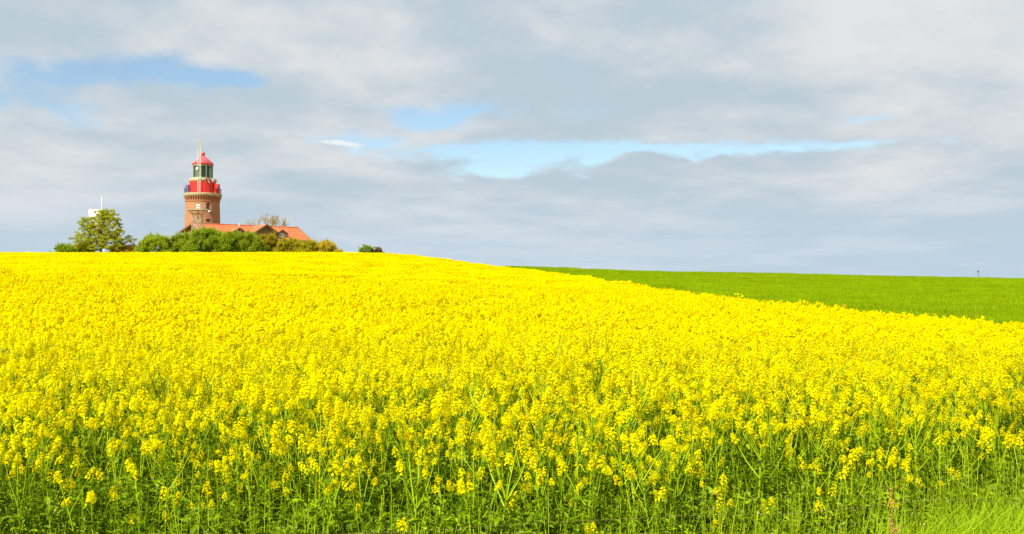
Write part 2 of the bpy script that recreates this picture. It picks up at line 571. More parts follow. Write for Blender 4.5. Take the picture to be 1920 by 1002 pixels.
def build_ground():
    t = np.linspace(-1, 1, 221)
    xs = np.sign(t) * (np.abs(t) * 90 + np.abs(t) ** 6 * 4500)
    u = np.linspace(0, 1, 240)
    ys = -40 + u * 260 + u ** 8 * 5000
    ys = np.concatenate([[-3000, -900, -300, -120], ys])
    X, Y = np.meshgrid(xs, ys)
    Z = gz(X, Y)
    nx, ny = len(xs), len(ys)
    me = bpy.data.meshes.new('ground')
    V = np.stack([X, Y, Z], -1).reshape(-1, 3)
    i = np.arange(ny - 1)[:, None] * nx + np.arange(nx - 1)[None]
    Fq = np.stack([i, i + 1, i + nx + 1, i + nx], -1).reshape(-1, 4)
    me.from_pydata(V.tolist(), [], Fq.tolist())
    me.polygons.foreach_set('use_smooth', np.ones(len(Fq), dtype=bool))
    # soil under the crops, grassy elsewhere
    m, tt, bs = new_mat('ground_soil_and_grass')
    tc = tt.node('ShaderNodeTexCoord')
    n1 = tt.noise(tc.outputs['Object'], 0.35, 8, 0.6)
    n2 = tt.noise(tc.outputs['Object'], 6.0, 5, 0.6)
    c = tt.mix(tt.smooth(n2, 0.35, 0.65), (0.13, 0.19, 0.003, 1), (0.25, 0.34, 0.002, 1))
    c = tt.mix(tt.smooth(n1, 0.62, 0.72, 0, 0.6), c, (0.10, 0.09, 0.035, 1))
    tt.l.new(c, bs.inputs['Base Color'])
    bs.inputs['Roughness'].default_value = 0.95
    b = tt.node('ShaderNodeBump')
    b.inputs['Strength'].default_value = 0.5
    tt.l.new(n2, b.inputs['Height'])
    tt.l.new(b.outputs[0], bs.inputs['Normal'])
    me.materials.append(m)
    o = obj('ground', me)
    tag(o, 'gently rolling ground under the crops and hilltop', 'ground', kind='structure')


build_ground()

# ------------------------------------------------------------------ scattering a "stuff" object: points carry rotation, scale and variant
def scatter(name, pts, rot, scl, idx, sources, label, cat):
    cl = bpy.data.collections.new(name + '_variants')
    for i, me in enumerate(sources):
        o = bpy.data.objects.new('%s_variant_%03d' % (name, i), me)
        cl.objects.link(o)
    me = bpy.data.meshes.new(name)
    n = len(pts)
    me.vertices.add(n)
    me.vertices.foreach_set('co', np.asarray(pts, dtype=np.float32).reshape(-1))
    a = me.attributes.new('rot', 'FLOAT_VECTOR', 'POINT')
    a.data.foreach_set('vector', np.asarray(rot, dtype=np.float32).reshape(-1))
    a = me.attributes.new('scl', 'FLOAT_VECTOR', 'POINT')
    a.data.foreach_set('vector', np.asarray(scl, dtype=np.float32).reshape(-1))
    a = me.attributes.new('idx', 'INT', 'POINT')
    a.data.foreach_set('value', np.asarray(idx, dtype=np.int32))
    o = obj(name, me)
    tag(o, label, cat, kind='stuff')
    ng = bpy.data.node_groups.new(name + '_scatter', 'GeometryNodeTree')
    ng.interface.new_socket('Geometry', in_out='INPUT', socket_type='NodeSocketGeometry')
    ng.interface.new_socket('Geometry', in_out='OUTPUT', socket_type='NodeSocketGeometry')
    N, L = ng.nodes, ng.links
    gi, go = N.new('NodeGroupInput'), N.new('NodeGroupOutput')
    ci = N.new('GeometryNodeCollectionInfo')
    ci.inputs['Collection'].default_value = cl
    ci.inputs['Separate Children'].default_value = True
    ci.inputs['Reset Children'].default_value = True
    ip = N.new('GeometryNodeInstanceOnPoints')
    ip.inputs['Pick Instance'].default_value = True

    def attr(nm, dt):
        q = N.new('GeometryNodeInputNamedAttribute')
        q.data_type = dt
        q.inputs['Name'].default_value = nm
        return q.outputs[0]
    L.new(gi.outputs[0], ip.inputs['Points'])
    L.new(ci.outputs[0], ip.inputs['Instance'])
    L.new(attr('idx', 'INT'), ip.inputs['Instance Index'])
    e2r = N.new('FunctionNodeEulerToRotation')
    L.new(attr('rot', 'FLOAT_VECTOR'), e2r.inputs[0])
    L.new(e2r.outputs[0], ip.inputs['Rotation'])
    L.new(attr('scl', 'FLOAT_VECTOR'), ip.inputs['Scale'])
    L.new(ip.outputs[0], go.inputs[0])
    md = o.modifiers.new('scatter', 'NODES')
    md.node_group = ng
    return o


# ------------------------------------------------------------------ rapeseed plants
rnd = random.Random(5)
RM = [M['stem'], M['petal'], M['bud'], M['leaf']]          # slot order in every rapeseed mesh


def frame(d):
    d = Vector(d).normalized()
    a = d.cross(Vector((0.2, 0.3, 0.93)))
    if a.length < 1e-3:
        a = d.cross(Vector((1, 0, 0)))
    a.normalize()
    return a, d.cross(a), d


def flower(mb, p, nrm, size, lod):
    a, b, d = frame(nrm)
    k = rnd.random() * math.pi
    ti = rnd.random()
    if lod == 0:
        for q in range(4):
            an = k + q * math.pi / 2 + rnd.uniform(-.2, .2)
            u = a * math.cos(an) + b * math.sin(an)
            w = d.cross(u)
            tip = p + u * size + d * size * rnd.uniform(.0, .5)
            mid = p + u * size * .62 + d * size * .3
            mb.face([p, mid - w * size * .48, tip, mid + w * size * .48], 1, min(1, max(0, ti + rnd.uniform(-.2, .2))))
    else:
        u = a * math.cos(k) + b * math.sin(k)
        w = d.cross(u)
        for s in (1, -1):
            mb.face([p - w * size * .9, p + u * s * size + d * size * .35 - w * size * .5, p + u * s * size + d * size * .35 + w * size * .5, p + w * size * .9], 1, min(1, max(0, ti + rnd.uniform(-.2, .2))))


def raceme(lod, big=1.0):
    """one flower head, base at the origin, axis +Z"""
    mb = MB()
    h = rnd.uniform(.035, .090) * big
    n = {0: rnd.randint(20, 30), 1: 15, 2: 8}[lod]
    sz = {0: .0100, 1: .0145, 2: .023}[lod] * big
    if lod == 0:
        mb.tube([(0, 0, -.01), (0, 0, h * .9)], [.0022, .0012], 3, 0, .6, cap=False)
    g = rnd.random() * 6
    for i in range(n):
        t = (i + .5) / n
        an = g + i * 2.39996 + rnd.uniform(-.35, .35)
        r = (.028 - .017 * t ** 1.6) * big * rnd.uniform(.75, 1.2)
        z = h * t + rnd.uniform(-.008, .008)
        p = Vector((r * math.cos(an), r * math.sin(an), z))
        nrm = Vector((math.cos(an), math.sin(an), .35 + 1.3 * t))
        if lod == 0:
            mb.face([(0, 0, z - .012), (0.001, 0.001, z - .010), p], 0, .8)
        flower(mb, p, nrm, sz * rnd.uniform(.85, 1.2), lod)
    if lod == 0:
        for i in range(5):      # unopened buds on top
            an = rnd.random() * 6.28
            p = Vector((.007 * math.cos(an), .007 * math.sin(an), h + rnd.uniform(.0, .008)))
            s = .0042
            mb.raw([p + Vector((s, 0, 0)), p + Vector((-.5 * s, .8 * s, 0)), p + Vector((-.5 * s, -.8 * s, 0)), p + Vector((0, 0, 1.8 * s)), p - Vector((0, 0, 1.5 * s))],
                   [(0, 1, 3), (1, 2, 3), (2, 0, 3), (1, 0, 4), (2, 1, 4), (0, 2, 4)], 2, rnd.random())
    return mb


def leaf(kind):
    """a leaf from the origin along +X, curving down"""
    mb = MB()
    if kind == 'big':
        L_, W_, n = rnd.uniform(.10, .17), rnd.uniform(.016, .027), 7
    else:
        L_, W_, n = rnd.uniform(.06, .12), rnd.uniform(.010, .017), 4
    droop, wav = rnd.uniform(.2, 1.1), rnd.uniform(-.3, .3)
    ti = rnd.random()
    mid, le, ri = [], [], []
    for i in range(n + 1):
        t = i / n
        if kind == 'big':
            w = W_ * (0.16 + .15 * (i % 2)) if t < .42 else W_ * math.sin(math.pi * min(1, (t - .30) / .72)) ** .7
            if i == n:
                w = 0.002
        else:
            w = W_ * (1 - t) ** .7 * (.7 + .5 * math.sin(t * 3))
        x = L_ * t * (1 - .18 * droop * t)
        z = L_ * (.35 * t - droop * .75 * t * t)
        y = L_ * wav * t * t
        cup = w * .45
        mid.append((x, y, z))
        le.append((x, y + w, z + cup + rnd.uniform(-.004, .004)))
        ri.append((x, y - w, z + cup + rnd.uniform(-.004, .004)))
    for i in range(n):
        tt = min(1, max(0, ti + rnd.uniform(-.12, .12)))
        mb.face([mid[i], mid[i + 1], le[i + 1], le[i]], 0, tt)
        mb.face([mid[i], ri[i], ri[i + 1], mid[i + 1]], 0, tt)
    return mb


HEADS = [raceme(0, b) for b in (.9, 1.0, 1.05, 1.1, 1.2, 1.0, .8, 1.15)]
HEADS1 = [raceme(1, b) for b in (1.0, 1.1, 1.15, .95)]
HEADS2 = [raceme(2, b) for b in (1.0, 1.1, 1.15, 1.0, 1.05, .9)]
LEAVES_B = [leaf('big') for _ in range(6)]
LEAVES_S = [leaf('small') for _ in range(6)]


def rotm(d, roll):
    a, b, d = frame(d)
    m = Matrix((a, b, d)).transposed().to_4x4()
    return m @ Matrix.Rotation(roll, 4, 'Z')


def plant_spec(h, nb, lod, nleaf=4):
    """stem mesh builder plus where its heads and leaves go"""
    st = MB()
    lean = Vector((rnd.uniform(-.13, .13), rnd.uniform(-.13, .13), 0))
    bend = Vector((rnd.uniform(-.06, .06), rnd.uniform(-.06, .06), 0))

    def P(t):
        return Vector((0, 0, h * t)) + lean * h * t + bend * math.sin(t * 3.0)
    z0 = 0.0 if lod == 0 else .35
    stt = rnd.uniform(.3, .95)
    thk = rnd.choice((.8, 1.0, 1.0, 1.35, 1.7)) if lod == 0 else 1.0
    st.tube([P(z0 + (1 - z0) * k / 5) for k in range(6)], [thk * .0062 * (1 - .6 * (z0 + (1 - z0) * k / 5)) for k in range(6)], 4 if lod == 0 else 3, 0, stt, cap=False)
    heads, leaves = [], []
    nh = {0: len(HEADS), 1: len(HEADS1)}[lod]
    tops = [(P(1.0), P(1) - P(.85), rnd.uniform(.95, 1.2))]
    for b in range(nb):
        t0 = rnd.uniform(.42, .86)
        an = b * 2.4 + rnd.uniform(-.5, .5)
        d = Vector((math.cos(an), math.sin(an), 0))
        ln = h * rnd.uniform(.16, .40)
        sp = rnd.uniform(.28, .62)
        p0 = P(t0)
        p1 = p0 + d * ln * sp * .6 + Vector((0, 0, ln * .5))
        p2 = p0 + d * ln * sp + Vector((0, 0, ln))
        if p2.z > h * 1.02:
            p2.z = h * rnd.uniform(.93, 1.03)
        st.tube([p0, p1, p2], [.0032 * thk, .0026 * thk, .0018], 3, 0, min(1, stt + rnd.uniform(-.1, .2)), cap=False)
        tops.append((p2, p2 - p1, rnd.uniform(.7, 1.1)))
        if lod == 0:
            sm = rnd.choice(LEAVES_S)
            st.merge(sm, Matrix.Translation(p0) @ Matrix.Rotation(an, 4, 'Z') @ Matrix.Rotation(-rnd.uniform(.1, .8), 4, 'Y'), {0: 3})
    for (p, d, s) in tops:
        heads.append((rnd.randrange(nh), rotm(d, rnd.random() * 6), p, s))
        dn = Vector(d).normalized()
        for k in range(7 if lod == 0 else 3):      # young pods standing out from the stalk below the flowers
            t = rnd.uniform(.01, .10)
            an = rnd.random() * 6.28
            q = p - dn * t
            e = q + Vector((math.cos(an) * .028, math.sin(an) * .028, .02 + rnd.random() * .018))
            w = Vector((-math.sin(an), math.cos(an), 0)) * .0016
            st.face([q - w, q + w, e], 0, rnd.random())
    for k in range(nleaf):
        t0 = rnd.uniform(.18, .72)
        an = rnd.random() * 6.28
        mt = Matrix.Translation(P(t0)) @ Matrix.Rotation(an, 4, 'Z') @ Matrix.Rotation(-rnd.uniform(-.2, .7), 4, 'Y')
        leaves.append((rnd.randrange(len(LEAVES_B)), mt, rnd.uniform(.65, 1.1)))
    if lod == 0:
        for k in range(9):
            t0 = rnd.uniform(.25, .9)
            an = rnd.random() * 6.28
            st.merge(rnd.choice(LEAVES_S), Matrix.Translation(P(t0)) @ Matrix.Rotation(an, 4, 'Z') @ Matrix.Rotation(-rnd.uniform(-.1, .9), 4, 'Y'), {0: 3})
    return st, heads, leaves


def joined(spec, lod):
    st, heads, leaves = spec
    mb = MB()
    mb.merge(st, Matrix.Identity(4))
    for (i, r, p, s) in heads:
        mb.merge((HEADS if lod == 0 else HEADS1)[i], Matrix.Translation(p) @ r @ Matrix.Scale(s, 4))
    for (i, mt, s) in leaves:
        mb.merge(LEAVES_B[i], mt @ Matrix.Scale(s, 4), {0: 3})
    return mb


SPECS = [plant_spec(rnd.uniform(1.02, 1.26), rnd.randint(5, 7), 0) for _ in range(12)]
SPECS_SHORT = [plant_spec(rnd.uniform(.60, .95), rnd.randint(1, 3), 0, 5) for _ in range(6)]
FULL = [joined(s, 0).mesh('rapeseed_full', RM) for s in SPECS]
MED = [joined(plant_spec(rnd.uniform(1.03, 1.27), rnd.randint(5, 7), 1, 2), 1).mesh('rapeseed_medium', RM) for _ in range(10)]


def far_patch(sz):
    mb = MB()
    for k in range(int(sz * sz * 185)):
        x, y = rnd.uniform(-sz / 2, sz / 2), rnd.uniform(-sz / 2, sz / 2)
        z = CAN + rnd.gauss(-.06, .06)
        mb.merge(rnd.choice(HEADS2), Matrix.Translation((x, y, z)) @ Matrix.Rotation(rnd.random() * 6, 4, 'Z') @ Matrix.Rotation(rnd.uniform(-.3, .3), 4, 'X') @ Matrix.Scale(rnd.uniform(.9, 1.35), 4))
        if k % 4 == 0:
            mb.face([(x - .004, y, z - .45), (x + .004, y, z - .45), (x, y, z + .02)], 0, rnd.random())
        if k % 8 == 0:
            an = rnd.random() * 6
            mb.face([(x, y, z - .2), (x + .08 * math.cos(an), y + .08 * math.sin(an), z - .12), (x + .05 * math.cos(an + .6), y + .05 * math.sin(an + .6), z - .22)], 3, rnd.random())
    return mb.mesh('rapeseed_patch', RM)


PATCH = [far_patch(2.0) for _ in range(6)]


def front_y(x):
    """near edge of the crop: it steps back to the right where weeds and grass take over"""
    return 6.42 + .10 * np.sin(x * 1.9) + .08 * np.sin(x * 4.3 + 1) + np.clip((x - 0.9) * .42, 0, 1.6)


# thin places inside the crop (tramline traces and poor spots): centre x, y, half sizes, share removed
thin = []
for px, py, rx, ry, s in [(785, 541, 1.9, 2.6, .75), (480, 517, 5.0, 2.0, .6), (610, 530, 3.2, 1.6, .45), (890, 562, 1.8, 1.6, .5), (40, 715, .5, .5, .6), (1105, 692, .5, .35, .75), (870, 560, 2.2, 1.2, .4)]:
    lo, hi = 5.0, 140.0
    for _ in range(40):         # where the line of sight meets the canopy
        md_ = (lo + hi) / 2
        x, y, z = at(px, py, md_)
        if z > gz1(x, y) + CAN: lo = md_
        else: hi = md_
    x, y, z = at(px, py, lo)
    thin.append((x, y, rx, ry, s))


def field_points(y0, y1, dens, jit=.5):
    step = 1 / math.sqrt(dens)
    xs_ = np.arange(-.62 * y1 - 3, .62 * y1 + 3, step)
    ys_ = np.arange(y0, y1, step)
    X, Y = np.meshgrid(xs_, ys_)
    X = X.ravel() + rng.uniform(-jit, jit, X.size) * step * 1.6
    Y = Y.ravel() + rng.uniform(-jit, jit, Y.size) * step * 1.6
    ok = (Y >= y0) & (Y < y1) & (np.abs(X) < .62 * Y + 3) & (X < edge_x(Y) + rng.normal(0, .12, X.size)) & (Y > front_y(X))
    for (cx, cy, rx, ry, s) in thin:
        e = ((X - cx) / rx) ** 2 + ((Y - cy) / ry) ** 2
        ok &= ~((e < 1) & (rng.random(X.size) < s))
    return X[ok], Y[ok]


# near crop: the 300 nearest plants in view are things of their own
NX, NY = field_points(5.8, 14.0, 25)
ed_ = NY - front_y(NX)
kp = rng.random(len(NX)) < np.clip(.50 + .5 * ed_ / 4.0, 0, 1)
NX, NY, ed_ = NX[kp], NY[kp], ed_[kp]
NS = np.clip(.86 + .14 * ed_ / 2.2, .86, 1.0)
vis = np.abs(NX) < .53 * NY + .25
order = np.argsort(np.where(vis, NY - front_y(NX) * .9, 99))
single = order[:300]
rest = np.setdiff1d(np.arange(len(NX)), single)
NZ = gz(NX, NY)

stem_me = [s[0].mesh('rapeseed_stem', RM) for s in SPECS + SPECS_SHORT]
head_me = [h.mesh('flower_head', RM) for h in HEADS]
leaf_me = [l.mesh('rapeseed_leaf', [M['leaf']]) for l in LEAVES_B]
ALLSP = SPECS + SPECS_SHORT
for k in single:
    x, y = float(NX[k]), float(NY[k])
    edge = y - float(front_y(x))
    short = rnd.random() < max(.05, .62 - edge * .5)
    i = rnd.randrange(len(SPECS), len(ALLSP)) if short else rnd.randrange(len(SPECS))
    sc = rnd.uniform(.88, 1.08) * float(NS[k])
    p = obj('rapeseed_plant', stem_me[i], None, (x, y, float(NZ[k]) - .02), (rnd.uniform(-.06, .06), rnd.uniform(-.06, .06), rnd.random() * 6.28), sc)
    tag(p, 'yellow flowering rapeseed plant along the front edge of the field', 'rapeseed plant', 'rapeseed plants along the front edge of the field')
    for (hi_, r, q, s) in ALLSP[i][1]:
        c = bpy.data.objects.new('flower_head', head_me[hi_])
        col.objects.link(c)
        c.parent = p
        c.matrix_local = Matrix.Translation(q) @ r @ Matrix.Scale(s, 4)
    for (li, mt, s) in ALLSP[i][2]:
        c = bpy.data.objects.new('leaf', leaf_me[li])
        col.objects.link(c)
        c.parent = p
        c.matrix_local = mt @ Matrix.Scale(s, 4)

# the rest of the crop
MX, MY = field_points(14.0, 46.0, 27)
PX, PY = field_points(46.0, 152.0, .36)
nA, nB, nC = len(rest), len(MX), len(PX)
X = np.concatenate([NX[rest], MX, PX])
Y = np.concatenate([NY[rest], MY, PY])
Z = gz(X, Y)
idx = np.concatenate([rng.integers(0, len(FULL), nA), len(FULL) + rng.integers(0, len(MED), nB), len(FULL) + len(MED) + rng.integers(0, len(PATCH), nC)])
rot = np.zeros((len(X), 3))
rot[:, 2] = rng.random(len(X)) * 6.283
rot[:nA + nB, :2] = rng.uniform(-.07, .07, (nA + nB, 2))
e = 1.0
rot[nA + nB:, 2] = rng.integers(0, 4, nC) * math.pi / 2 + rng.uniform(-.3, .3, nC)
s = rng.uniform(.92, 1.06, len(X))
s[:nA] *= NS[rest]
wv = np.where(np.arange(len(X)) < nA + nB, 1.0, .35)
s[nA + nB:] = rng.uniform(.975, 1.025, nC)
s *= 1 + wv * .05 * np.sin(X * .21 + np.sin(Y * .13) * 1.7) * np.sin(Y * .17 + X * .05 + .6) + wv * .03 * np.sin(X * .9 + 1) * np.sin(Y * .7)
s[:nA + nB] += (rng.random(nA + nB) < .04) * .10        # a few stand above the rest
scl = np.stack([s, s, s], -1)
scatter('rapeseed_field', np.stack([X, Y, Z - .02], -1), rot, scl, idx, FULL + MED + PATCH,
        'dense yellow flowering rapeseed crop covering the hillside', 'rapeseed crop')
print('RAPE', nA, nB, nC)

# ------------------------------------------------------------------ green cereal field beyond
def wheat_patch(sz, n, hh, w):
    Q, T = [], []
    for k in range(n):
        x, y = rnd.uniform(-sz / 2, sz / 2), rnd.uniform(-sz / 2, sz / 2)
        an = rnd.random() * 6.28
        h_ = hh * rnd.uniform(.7, 1.15)
        dx, dy = math.cos(an) * w, math.sin(an) * w
        lx, ly = rnd.uniform(-.12, .12), rnd.uniform(-.12, .12)
        Q.append([(x - dx, y - dy, 0), (x + dx, y + dy, 0), (x + lx + dx * .4, y + ly + dy * .4, h_), (x + lx - dx * .4, y + ly - dy * .4, h_)])
        T.append(rnd.random())
    return quad_soup('wheat_patch', np.array(Q), [M['wheat']], 0, T)


WP = [wheat_patch(2.0, 420, .34, .018) for _ in range(5)]
st_ = 1.75
xs_ = np.arange(-25, 175, st_)
ys_ = np.arange(24, 262, st_)
X, Y = np.meshgrid(xs_, ys_)
X = X.ravel() + rng.uniform(-.4, .4, X.size)
Y = Y.ravel() + rng.uniform(-.4, .4, Y.size)
ok = (X > edge_x(Y) + 1.3) & (X < .66 * Y + 4) & (Y > 24) & ~((Y < 150) & (X < edge_x(Y) + 1.3)) & (X > -.05 * Y)
X, Y = X[ok], Y[ok]
rot = np.zeros((len(X), 3))
rot[:, 2] = rng.random(len(X)) * 6.28
s = .95 + .35 * np.sin(X * .11 + np.sin(Y * .05) * 2) * np.sin(Y * .07 + 1.3) + .3 * np.sin(X * .43 + Y * .31) * np.sin(Y * .23 - X * .12) + rng.uniform(-.3, .3, len(X))
tram = np.abs(((Y - .18 * X + 3 * np.sin(X * .03)) % 24) - 12) < .9
s[tram] *= .45
scl = np.stack([np.full(len(X), 1.0), np.full(len(X), 1.0), np.clip(s, .5, 1.5)], -1)
scatter('cereal_field', np.stack([X, Y, gz(X, Y)], -1), rot, scl, rng.integers(0, 5, len(X)), WP, 'smooth bright green young cereal crop behind the rapeseed', 'cereal crop')
print('WHEAT', len(X))

# ------------------------------------------------------------------ weeds and grass in front of the crop
def weed_variant(h):
    """shepherd's purse and similar: thin stalks, small leaves, tiny pale florets at the tips"""
    mb = MB()
    for k in range(rnd.randint(2, 4)):
        an = rnd.random() * 6.28
        l = Vector((math.cos(an), math.sin(an), 0)) * rnd.uniform(.02, .16)
        hh = h * rnd.uniform(.65, 1.08)
        pts = [l * (t * t) * 1.2 + Vector((0, 0, hh * t)) for t in (0, .35, .7, 1)]
        ti = rnd.random()
        mb.tube(pts, [.0026, .002, .0015, .0009], 3, 0, ti, cap=False)
        for q in range(16):
            t = rnd.uniform(.1, .96)
            p = l * (t * t) * 1.2 + Vector((0, 0, hh * t))
            a2 = rnd.random() * 6.28
            L_ = rnd.uniform(.018, .05) * (1.35 - t)
            w = L_ * rnd.uniform(.16, .36)
            u = Vector((math.cos(a2), math.sin(a2), rnd.uniform(-.1, .9)))
            sd = Vector((-math.sin(a2), math.cos(a2), 0)) * w
            mb.face([p, p + u * L_ * .5 - sd, p + u * L_ - Vector((0, 0, L_ * .3)), p + u * L_ * .5 + sd], 1, min(1, max(0, ti + rnd.uniform(-.4, .4))))
        for q in range(6):
            p = pts[-1] + Vector((rnd.uniform(-.008, .008), rnd.uniform(-.008, .008), rnd.uniform(-.012, .004)))
            s = rnd.uniform(.0018, .0034)
            mb.face([p + Vector((s, 0, 0)), p + Vector((0, s, s * .5)), p + Vector((-s, 0, 0)), p + Vector((0, -s, -s * .3))], 2, rnd.random())
    return mb.mesh('weed', [M['stem'], M['weed'], M['white']])


def under_variant(h):
    """leafy undergrowth"""
    mb = MB()
    for k in range(rnd.randint(3, 5)):
        an = rnd.random() * 6.28
        l = Vector((math.cos(an), math.sin(an), 0)) * rnd.uniform(.02, .12)
        hh = h * rnd.uniform(.6, 1.1)
        ti = rnd.random()
        mb.tube([Vector((0, 0, 0)), l * .5 + Vector((0, 0, hh * .5)), l + Vector((0, 0, hh))], [.003, .0025, .0015], 3, 0, ti, cap=False)
        for q in range(15):
            t = rnd.uniform(.1, 1)
            p = l * t + Vector((0, 0, hh * t))
            a2 = rnd.random() * 6.28
            L_ = rnd.uniform(.03, .085)
            w = L_ * rnd.uniform(.14, .30)
            u = Vector((math.cos(a2), math.sin(a2), rnd.uniform(-.2, 1.0))).normalized()
            sd = Vector((-math.sin(a2), math.cos(a2), rnd.uniform(-.3, .3))) * w
            tt = min(1, max(0, ti * .6 + rnd.uniform(-.1, .5)))
            m1 = p + u * L_ * .55
            tip = p + u * L_ - Vector((0, 0, L_ * rnd.uniform(.1, .5)))
            mb.face([p, m1 - sd, tip, m1 + sd], 1, tt)
    return mb.mesh('undergrowth', [M['stem'], M['leaf']])


WEED = [weed_variant(rnd.uniform(.5, .8)) for _ in range(8)]
UND = [under_variant(rnd.uniform(.35, .75)) for _ in range(8)]
# undergrowth fills the foot of the crop
N_ = 5600
X = rng.uniform(-5.6, 5.8, N_)
Y = front_y(X) + rng.uniform(-.85, 3.2, N_)
ok = (rng.random(N_) < np.where(Y < front_y(X) - .35, .55, 1.0)) & ~((960 + X / Y * F > 1690) & (Y < 6.9))
X, Y = X[ok], Y[ok]
s = rng.uniform(.65, 1.12, len(X)) * np.clip(1 - (front_y(X) - Y) * .35, .55, 1.2)
rot = np.stack([rng.uniform(-.12, .12, len(X)), rng.uniform(-.12, .12, len(X)), rng.random(len(X)) * 6.28], -1)
scatter('leafy_undergrowth', np.stack([X, Y, gz(X, Y) - .01], -1), rot, np.stack([s, s, s], -1), rng.integers(0, 8, len(X)), UND,
        'tangle of green leaves at the foot of the rapeseed', 'undergrowth')
# white-tipped weeds, mostly to the right
N_ = 3600
X = rng.uniform(-5.5, 6.0, N_)
Y = front_y(X) + rng.uniform(-1.35, .65, N_)
pw_ = 960 + X / Y * F
keep = (rng.random(N_) < np.clip(.06 + (X - .3) * .30, .06, .75)) & (rng.random(N_) > np.clip((pw_ - 1640) / 200, 0, 1) * (Y < 6.9))
X, Y = X[keep], Y[keep]
s = rng.uniform(.75, 1.1, len(X)) * np.where(X > 1.2, .98, 1.0)
rot = np.stack([rng.uniform(-.15, .15, len(X)), rng.uniform(-.15, .15, len(X)), rng.random(len(X)) * 6.28], -1)
scatter('flowering_weeds', np.stack([X, Y, gz(X, Y) - .01], -1), rot, np.stack([s, s, s], -1), rng.integers(0, 8, len(X)), WEED,
        'thin weeds with tiny white flower tips in front of the crop', 'weeds')


def grass_variant():
    mb = MB()
    for k in range(16):
        an = rnd.gauss(0.1, .9)
        h_ = rnd.uniform(.36, .70)
        lean = rnd.uniform(.10, .34)
        u = Vector((math.cos(an), math.sin(an) * .7, 0))
        w = Vector((rnd.uniform(-1, 1), rnd.uniform(-1, 1), 0)).normalized() * rnd.uniform(.0045, .0085)
        o_ = Vector((rnd.uniform(-.05, .05), rnd.uniform(-.05, .05), 0))
        ti = rnd.random()
        prev = None
        for i in range(5):
            t = i / 4
            p = o_ + u * lean * t * t * (1 + .4 * t) + Vector((0, 0, h_ * (t - .22 * t * t * t)))
            ww = w * (1 - t) ** .6 if i < 4 else w * .05
            if prev:
                mb.face([prev[0] - prev[1], prev[0] + prev[1], p + ww, p - ww], 0, ti)
            prev = (p, ww)
    return mb.mesh('grass_tuft', [M['grass']])


GR = [grass_variant() for _ in range(7)]
N_ = 3600
X = rng.uniform(1.3, 6.5, N_)
Y = rng.uniform(4.6, 7.3, N_)
pxx = 960 + X / Y * F
ok = (rng.random(N_) < np.clip((pxx - 1560) / 300, 0, 1)) & (Y < 6.5 + np.clip((X - 2.4) * .6, 0, 1.0))
X, Y = X[ok], Y[ok]
s = rng.uniform(.95, 1.3, len(X))
rot = np.stack([np.zeros(len(X)), np.zeros(len(X)), rng.normal(0, .5, len(X))], -1)
scatter('verge_grass', np.stack([X, Y, gz(X, Y) - .01], -1), rot, np.stack([s, s, s], -1), rng.integers(0, 7, len(X)), GR,
        'lush bright green grass blades leaning in the lower right corner', 'grass')
# rough low grass along the near verge, below the view
N_ = 2500
X = rng.uniform(-6, 6, N_)
Y = rng.uniform(2.6, 6.2, N_)
s = rng.uniform(.25, .55, N_)
rot = np.stack([np.zeros(N_), np.zeros(N_), rng.random(N_) * 6.28], -1)
scatter('low_grass', np.stack([X, Y, gz(X, Y) - .01], -1), rot, np.stack([s, s, s], -1), rng.integers(0, 7, N_), GR,
        'short rough grass along the near verge', 'grass')

# ------------------------------------------------------------------ single plants that stand out
def dock_plant():
    x, y, _ = at(1668, 905, 4.6)
    z0 = gz1(x, y)
    top = CAMZ + (HZ - 908) / F * 4.6 - z0
    st, cl = MB(), MB()
    pts = [(0, 0, 0), (.012, 0, top * .3), (-.004, 0, top * .6), (.004, 0, top * .85), (.006, 0, top)]
    st.tube(pts, [.005, .0045, .004, .003, .0015], 5, 0, .4)
    br = [(.62, .10, 1), (.72, .075, -1), (.78, .06, 1), (.52, .08, -1)]
    for t, L_, sgn in br:
        st.tube([(0, 0, top * t), (sgn * L_ * .5, .01, top * t + L_ * .7), (sgn * L_ * .75, .01, top * t + L_ * 1.3)], [.003, .0022, .001], 4, 0, .5)
    for k in range(240):
        if rnd.random() < .6:
            t = rnd.uniform(.55, 1)
            c = Vector((0, 0, top * t))
        else:
            tt, L_, sgn = rnd.choice(br)
            q = rnd.random()
            c = Vector((sgn * L_ * .75 * q, .01 * q, top * tt + L_ * 1.3 * q))
        c += Vector((rnd.gauss(0, .006), rnd.gauss(0, .006), rnd.gauss(0, .006)))
        a = Vector((rnd.gauss(0, 1), rnd.gauss(0, 1), rnd.gauss(0, 1))).normalized() * rnd.uniform(.004, .007)
        b = a.cross(Vector((rnd.gauss(0, 1), rnd.gauss(0, 1), rnd.gauss(0, 1)))).normalized() * .004
        cl.face([c - a, c - b, c + a, c + b], 0, rnd.random())
    r = thing('dock_plant', 'rust coloured dock stalk with seed clusters by the wire, lower right', 'weed', (x, y, z0))
    obj('stem', st.mesh('dock_stem', [M['dock']]), r)
    obj('seed_cluster', cl.mesh('dock_seeds', [M['dock']]), r)


